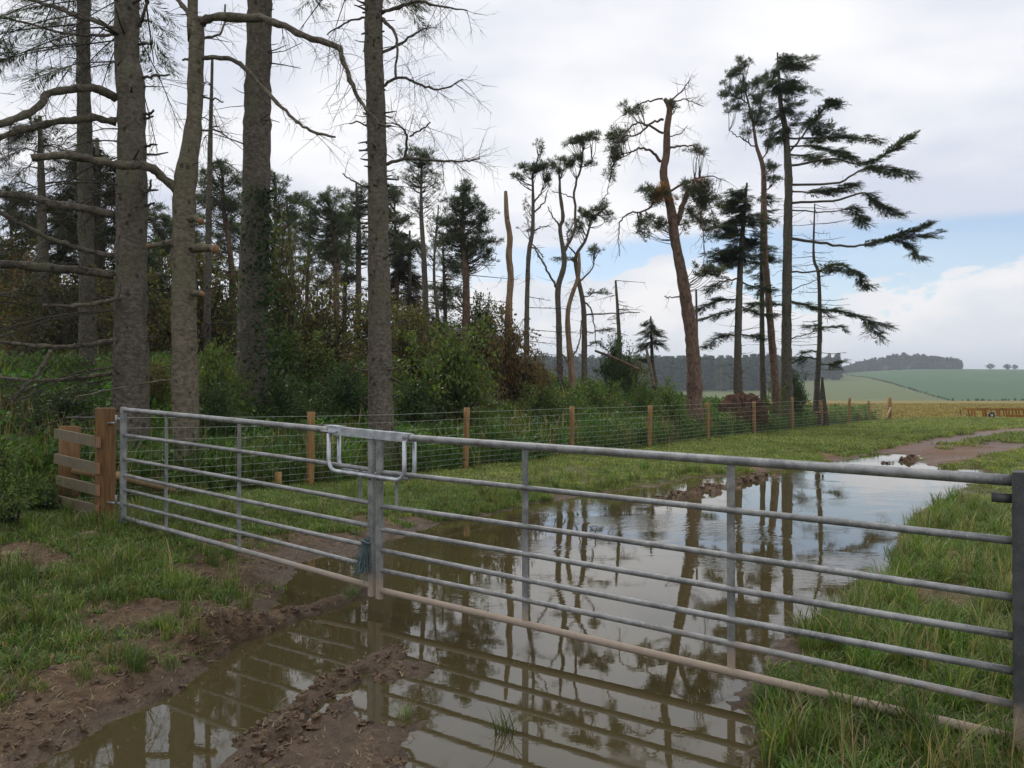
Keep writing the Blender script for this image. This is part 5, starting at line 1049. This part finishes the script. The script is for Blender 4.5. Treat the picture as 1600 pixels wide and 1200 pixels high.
# rank growth behind the fence
def d_rank(x, y, h, mud, hay, sdp):
    fd = fence_d(x, y); return vis(x, y, 2)*(fd > .12)*(fd < 9)*(fence_t(x, y) < 9.6)*np.clip(.35+1.1*fbm(x*.9, y*.9, 3, 93), 0, 1)*np.clip(15/y, .35, 1)
p_, h_, m_ = sample(60000, -9, 24, 8, 42, d_rank)
ex = (fence_d(p_[:, 0], p_[:, 1]) < .4)
scatter('rank_grass', rank_c, p_, rng.choice(6, len(p_), p=[.2, .2, .2, .13, .14, .13]), (.65+.7*rng.random(len(p_)))*np.where(ex, .7, 1), 'tall rank grass and weeds behind the wire fence')
def d_hay(x, y, h, mud, hay, sdp): return vis(x, y, 4)*(mud < .3)*(hay > .1)*.3*(1-((x > HX-.6)*(y > HY-4)*(y < HY+2)*(x < HX+6)))
hay_c = hidden_coll('hay_turf', [blades(40, .5, .15, .028, (.20, .165, .045), (.26, .20, .07), .3, .8) for _ in range(2)])
p_, h_, m_ = sample(24000, -6, 75, 38, 100, d_hay)
scatter('hay_grass', hay_c, p_, rng.integers(0, 2, len(p_)), .7+.7*rng.random(len(p_)), 'yellowing hay grass in the flat field beyond')
def m_clod():
    m, t = mat('mud_clod'); pos = t.n('ShaderNodeNewGeometry').outputs['Position']; b = t.noise(pos, 20, 5, .6)
    return finish(m, t, t.mix(t.ramp(b, .3, .7), (0.058, 0.036, 0.020), (0.155, 0.100, 0.058)), t.ramp(b, .3, .7, .45, .9), b, .6, .01, spec=.35)
M['clod'] = m_clod()
def clod_mesh(r):
    th_, ph_ = np.meshgrid(np.linspace(0, 6.283, 9, endpoint=False), np.linspace(.08, 2.2, 5)); nn2 = .35+1.2*rng.random(th_.shape)
    V = np.stack([r*1.25*np.sin(ph_)*np.cos(th_)*nn2, r*np.sin(ph_)*np.sin(th_)*nn2, r*.7*np.cos(ph_)*nn2], -1).reshape(-1, 3)
    return V, np.array([[i*9+j, (i+1)*9+j, (i+1)*9+(j+1) % 9, i*9+(j+1) % 9] for i in range(4) for j in range(9)]), None
clod_c = bpy.data.collections.new('clods')
for k in range(6):
    V, Fc, _ = clod_mesh(.022); o = mk(f'clod_{k}', [(V, Fc)], M['clod'], None, smooth=k % 2 == 0); C.objects.unlink(o); clod_c.objects.link(o)
def d_clod(x, y, h, mud, hay, sdp):
    rd = np.minimum.reduce([seg_dist(x, y, RIDGE1), seg_dist(x, y, RIDGE2), seg_dist(x, y, BANKL)])
    return vis(x, y)*(h > .004)*(mud > .4)*np.clip(sstep(.26, .04, rd)*.42*sstep(.35, .6, fbm(x*3, y*3, 2, 103))+.06*sstep(.5, .7, fbm(x*4, y*4, 2, 101))+.02, 0, 1)
p_, h_, m_ = sample(60000, -4.8, .8, 2.2, 6.6, d_clod)
p_[:, 2] -= .004
o = scatter('mud_clods', clod_c, p_, rng.integers(0, 6, len(p_)), (.25+.95*rng.random(len(p_))**3), 'broken crumbs of dark mud along the wheel ruts'); o['category'] = 'mud'
p_, h_, m_ = sample(30000, 1.5, 9, 7, 19, lambda x, y, h, mud, hay, sdp: (h > .004)*(np.minimum(seg_dist(x, y, CLOD), seg_dist(x, y, CLOD2)) < .15)*.7)
o = scatter('puddle_clods', clod_c, p_, rng.integers(0, 6, len(p_)), (.6+1.5*rng.random(len(p_))**2), 'line of mud lumps breaking the far puddle'); o['category'] = 'mud'
# bits of straw trodden into the mud
straw_c = hidden_coll('straw', [blades(5, .05, .03, .004, (.20, .15, .08), (.30, .24, .14), .5, 3.0) for _ in range(3)])
p_, h_, m_ = sample(9000, -5, 1, 2.2, 7.5, lambda x, y, h, mud, hay, sdp: vis(x, y)*(h > .008)*(mud > .3)*.5)
scatter('straw_litter', straw_c, p_, rng.integers(0, 3, len(p_)), .6+.8*rng.random(len(p_)), 'scraps of straw and dead grass trodden into the mud')
p_, h_, m_ = sample(26000, -4, 4, 2.4, 12, lambda x, y, h, mud, hay, sdp: vis(x, y)*(h < -.004)*np.clip(sstep(-.7, -.02, sdp)*.10+.008+.5*(h > -.05)*(fbm(x*3, y*3, 2, 111) > .55)*.2, 0, 1))
p_[:, 2] = .006
scatter('floating_litter', straw_c, p_, rng.integers(0, 3, len(p_)), .25+.4*rng.random(len(p_)), 'flecks of straw and dead grass floating on the puddle')
p_, h_, m_ = sample(7000, -5, 1, 2.2, 8, lambda x, y, h, mud, hay, sdp: vis(x, y)*(h > .02)*(mud > .4)*(fbm(x*3, y*3, 2, 105) > .56)*.5*(x < -.9))
scatter('mud_tufts', near_c, p_, rng.integers(0, 6, len(p_)), .45+.6*rng.random(len(p_)), 'scattered grass tufts growing through the muddy bank')
# tufts standing in the water
for u, v, sc_, lab in [(790, 1142, .75, 'small grass tuft standing in the water at the bottom'), (632, 1118, .5, 'tiny grass tuft on the mud island'), (757, 785, 1.0, 'dark grass tuft at the near edge of the verge'), (1462, 795, 1.0, 'grass tuft in the water by the right bank'), (215, 1078, .7, 'grass tuft hanging over the muddy bank at left')]:
    g = G(u, v, 0.0); z = max(gz(*g), -.03); bl_ = blades(46, .06, .24, .006, (.09, .14, .03), STR, .12, .8)
    tag(mk('grass_tuft', [(bl_[0]*sc_+np.array([g[0], g[1], z]), bl_[1], bl_[2])], M['grass'], loc=(g[0], g[1], z), smooth=False), lab, 'grass')

# ------------------------------------------------------------------ far woodland and hedges
def far_tree(h, r, conif, col):
    n = 320; z = rng.random(n); rr = r*rng.random(n)**.35*(np.sin(math.pi*np.clip(z, .02, .98))**.6 if not conif else (1-z)*.9+.05)*(.75+.35*rng.random(n)); an = rng.random(n)*6.283
    c = np.stack([np.cos(an)*rr, np.sin(an)*rr, h*(.12+.88*z)], 1); V, Fc, cc = leaves(c, 1.9, col, .35); 
    return V, Fc, cc
far_c = hidden_coll('far_trees', [far_tree(13, 3.4, False, (.038, .062, .020)), far_tree(15, 2.8, True, (.022, .042, .020)), far_tree(11, 3.6, False, (.048, .066, .024)), far_tree(14, 3.0, True, (.026, .046, .022))])
def wood(name, label, n, fx, y0, y1, sc0=.8, sc1=1.25):
    y = y0+(y1-y0)*rng.random(n); a_ = fx[0]+(fx[1]-fx[0])*rng.random(n); x = a_*y
    scatter(name, far_c, np.stack([x, y, terrain(x, y)-.5], 1), rng.integers(0, 4, n), (sc0+(sc1-sc0)*rng.random(n))*(1-.75*np.clip(np.abs(a_-.52)/.1, 0, 1)**2*(name == 'hilltop_wood')+.25*(fbm(x*.02, y*.02, 2, 97)-.5)), label)
wood('distant_wood', 'long dark wood covering the far hill behind the trees', 4200, (-.80, .425), 560, 960)
wood('near_slope_wood', 'dark wooded slope seen between the trunks at right', 2600, (-.6, .352), 430, 560)
wood('hilltop_wood', 'dark wood crowning the far hill above the green field', 900, (.40, .585), 850, 960, .85, 1.2)
def hedge(name, label, pts, n, sc_):
    pts = np.array(pts); t = rng.random(n)*(len(pts)-1); i = np.minimum(t.astype(int), len(pts)-2); f = (t-i)[:, None]; p = pts[i]*(1-f)+pts[i+1]*f+rng.normal(size=(n, 2))*.8
    o = scatter(name, far_c, np.column_stack([p, terrain(p[:, 0], p[:, 1])-.3]), rng.choice([0, 2], n), sc_*(.7+.6*rng.random(n)), label); o['category'] = 'hedge'
hedge('field_hedge', 'thin dark hedge dividing the two far fields', [(.30*y_+95, y_) for y_ in (345, 450, 550, 700)], 420, .06)
hedge('lower_hedge', 'low hedge along the foot of the far green field', [(x_, 348) for x_ in (195, 300, 460)], 200, .09)
for k, (u, sc_, lab) in enumerate([(1548, .62, 'leftmost lone tree on the far hill skyline at right'), (1574, .58, 'middle lone tree on the far hill skyline at right'), (1586, .5, 'small lone tree beside the middle one on the far skyline'), (1383, .55, 'pale pinkish round tree below the hilltop wood'), (1420, .4, 'small light bush below the hilltop wood')]):
    y_ = 845; x_ = (u-800)/F*y_; z_ = gz(x_, y_); o = thing('field_tree', lab, 'tree', (x_, y_, z_), 'lone trees on the far hill'); V, Fc, cc = far_tree(11, 5.2, False, (.035, .05, .025) if k < 3 else (.20, .16, .12))
    mk('crown', [(V*sc_*np.array([1.35, 1.35, .85])+np.array([x_, y_, z_+.3]), Fc, cc)], M['leaf'], o, smooth=False); mk('trunk', [capped(np.array([[x_, y_, z_-.3], [x_, y_, z_+6*sc_]]), [.4*sc_, .25*sc_], 6)], M['spruce'], o)

# ------------------------------------------------------------------ haze
hm = bpy.data.materials.new('haze'); ht_ = NT(nodes_of(hm)); pv = ht_.n('ShaderNodeVolumePrincipled'); pv.inputs['Color'].default_value = (.82, .90, 1.0, 1); pv.inputs['Density'].default_value = 0.00042; pv.inputs['Anisotropy'].default_value = 0.2
ht_.l(pv.outputs[0], ht_.n('ShaderNodeOutputMaterial').inputs['Volume'])
zlo, zhi = float(gh.min())-1.0, 75.0
mk('haze', [box((0, 1500, (zlo+zhi)/2), 8600, 9800, zhi-zlo)], hm, kind='stuff', smooth=False)
for o in bpy.data.objects:
    if '_o' in o: del o['_o']
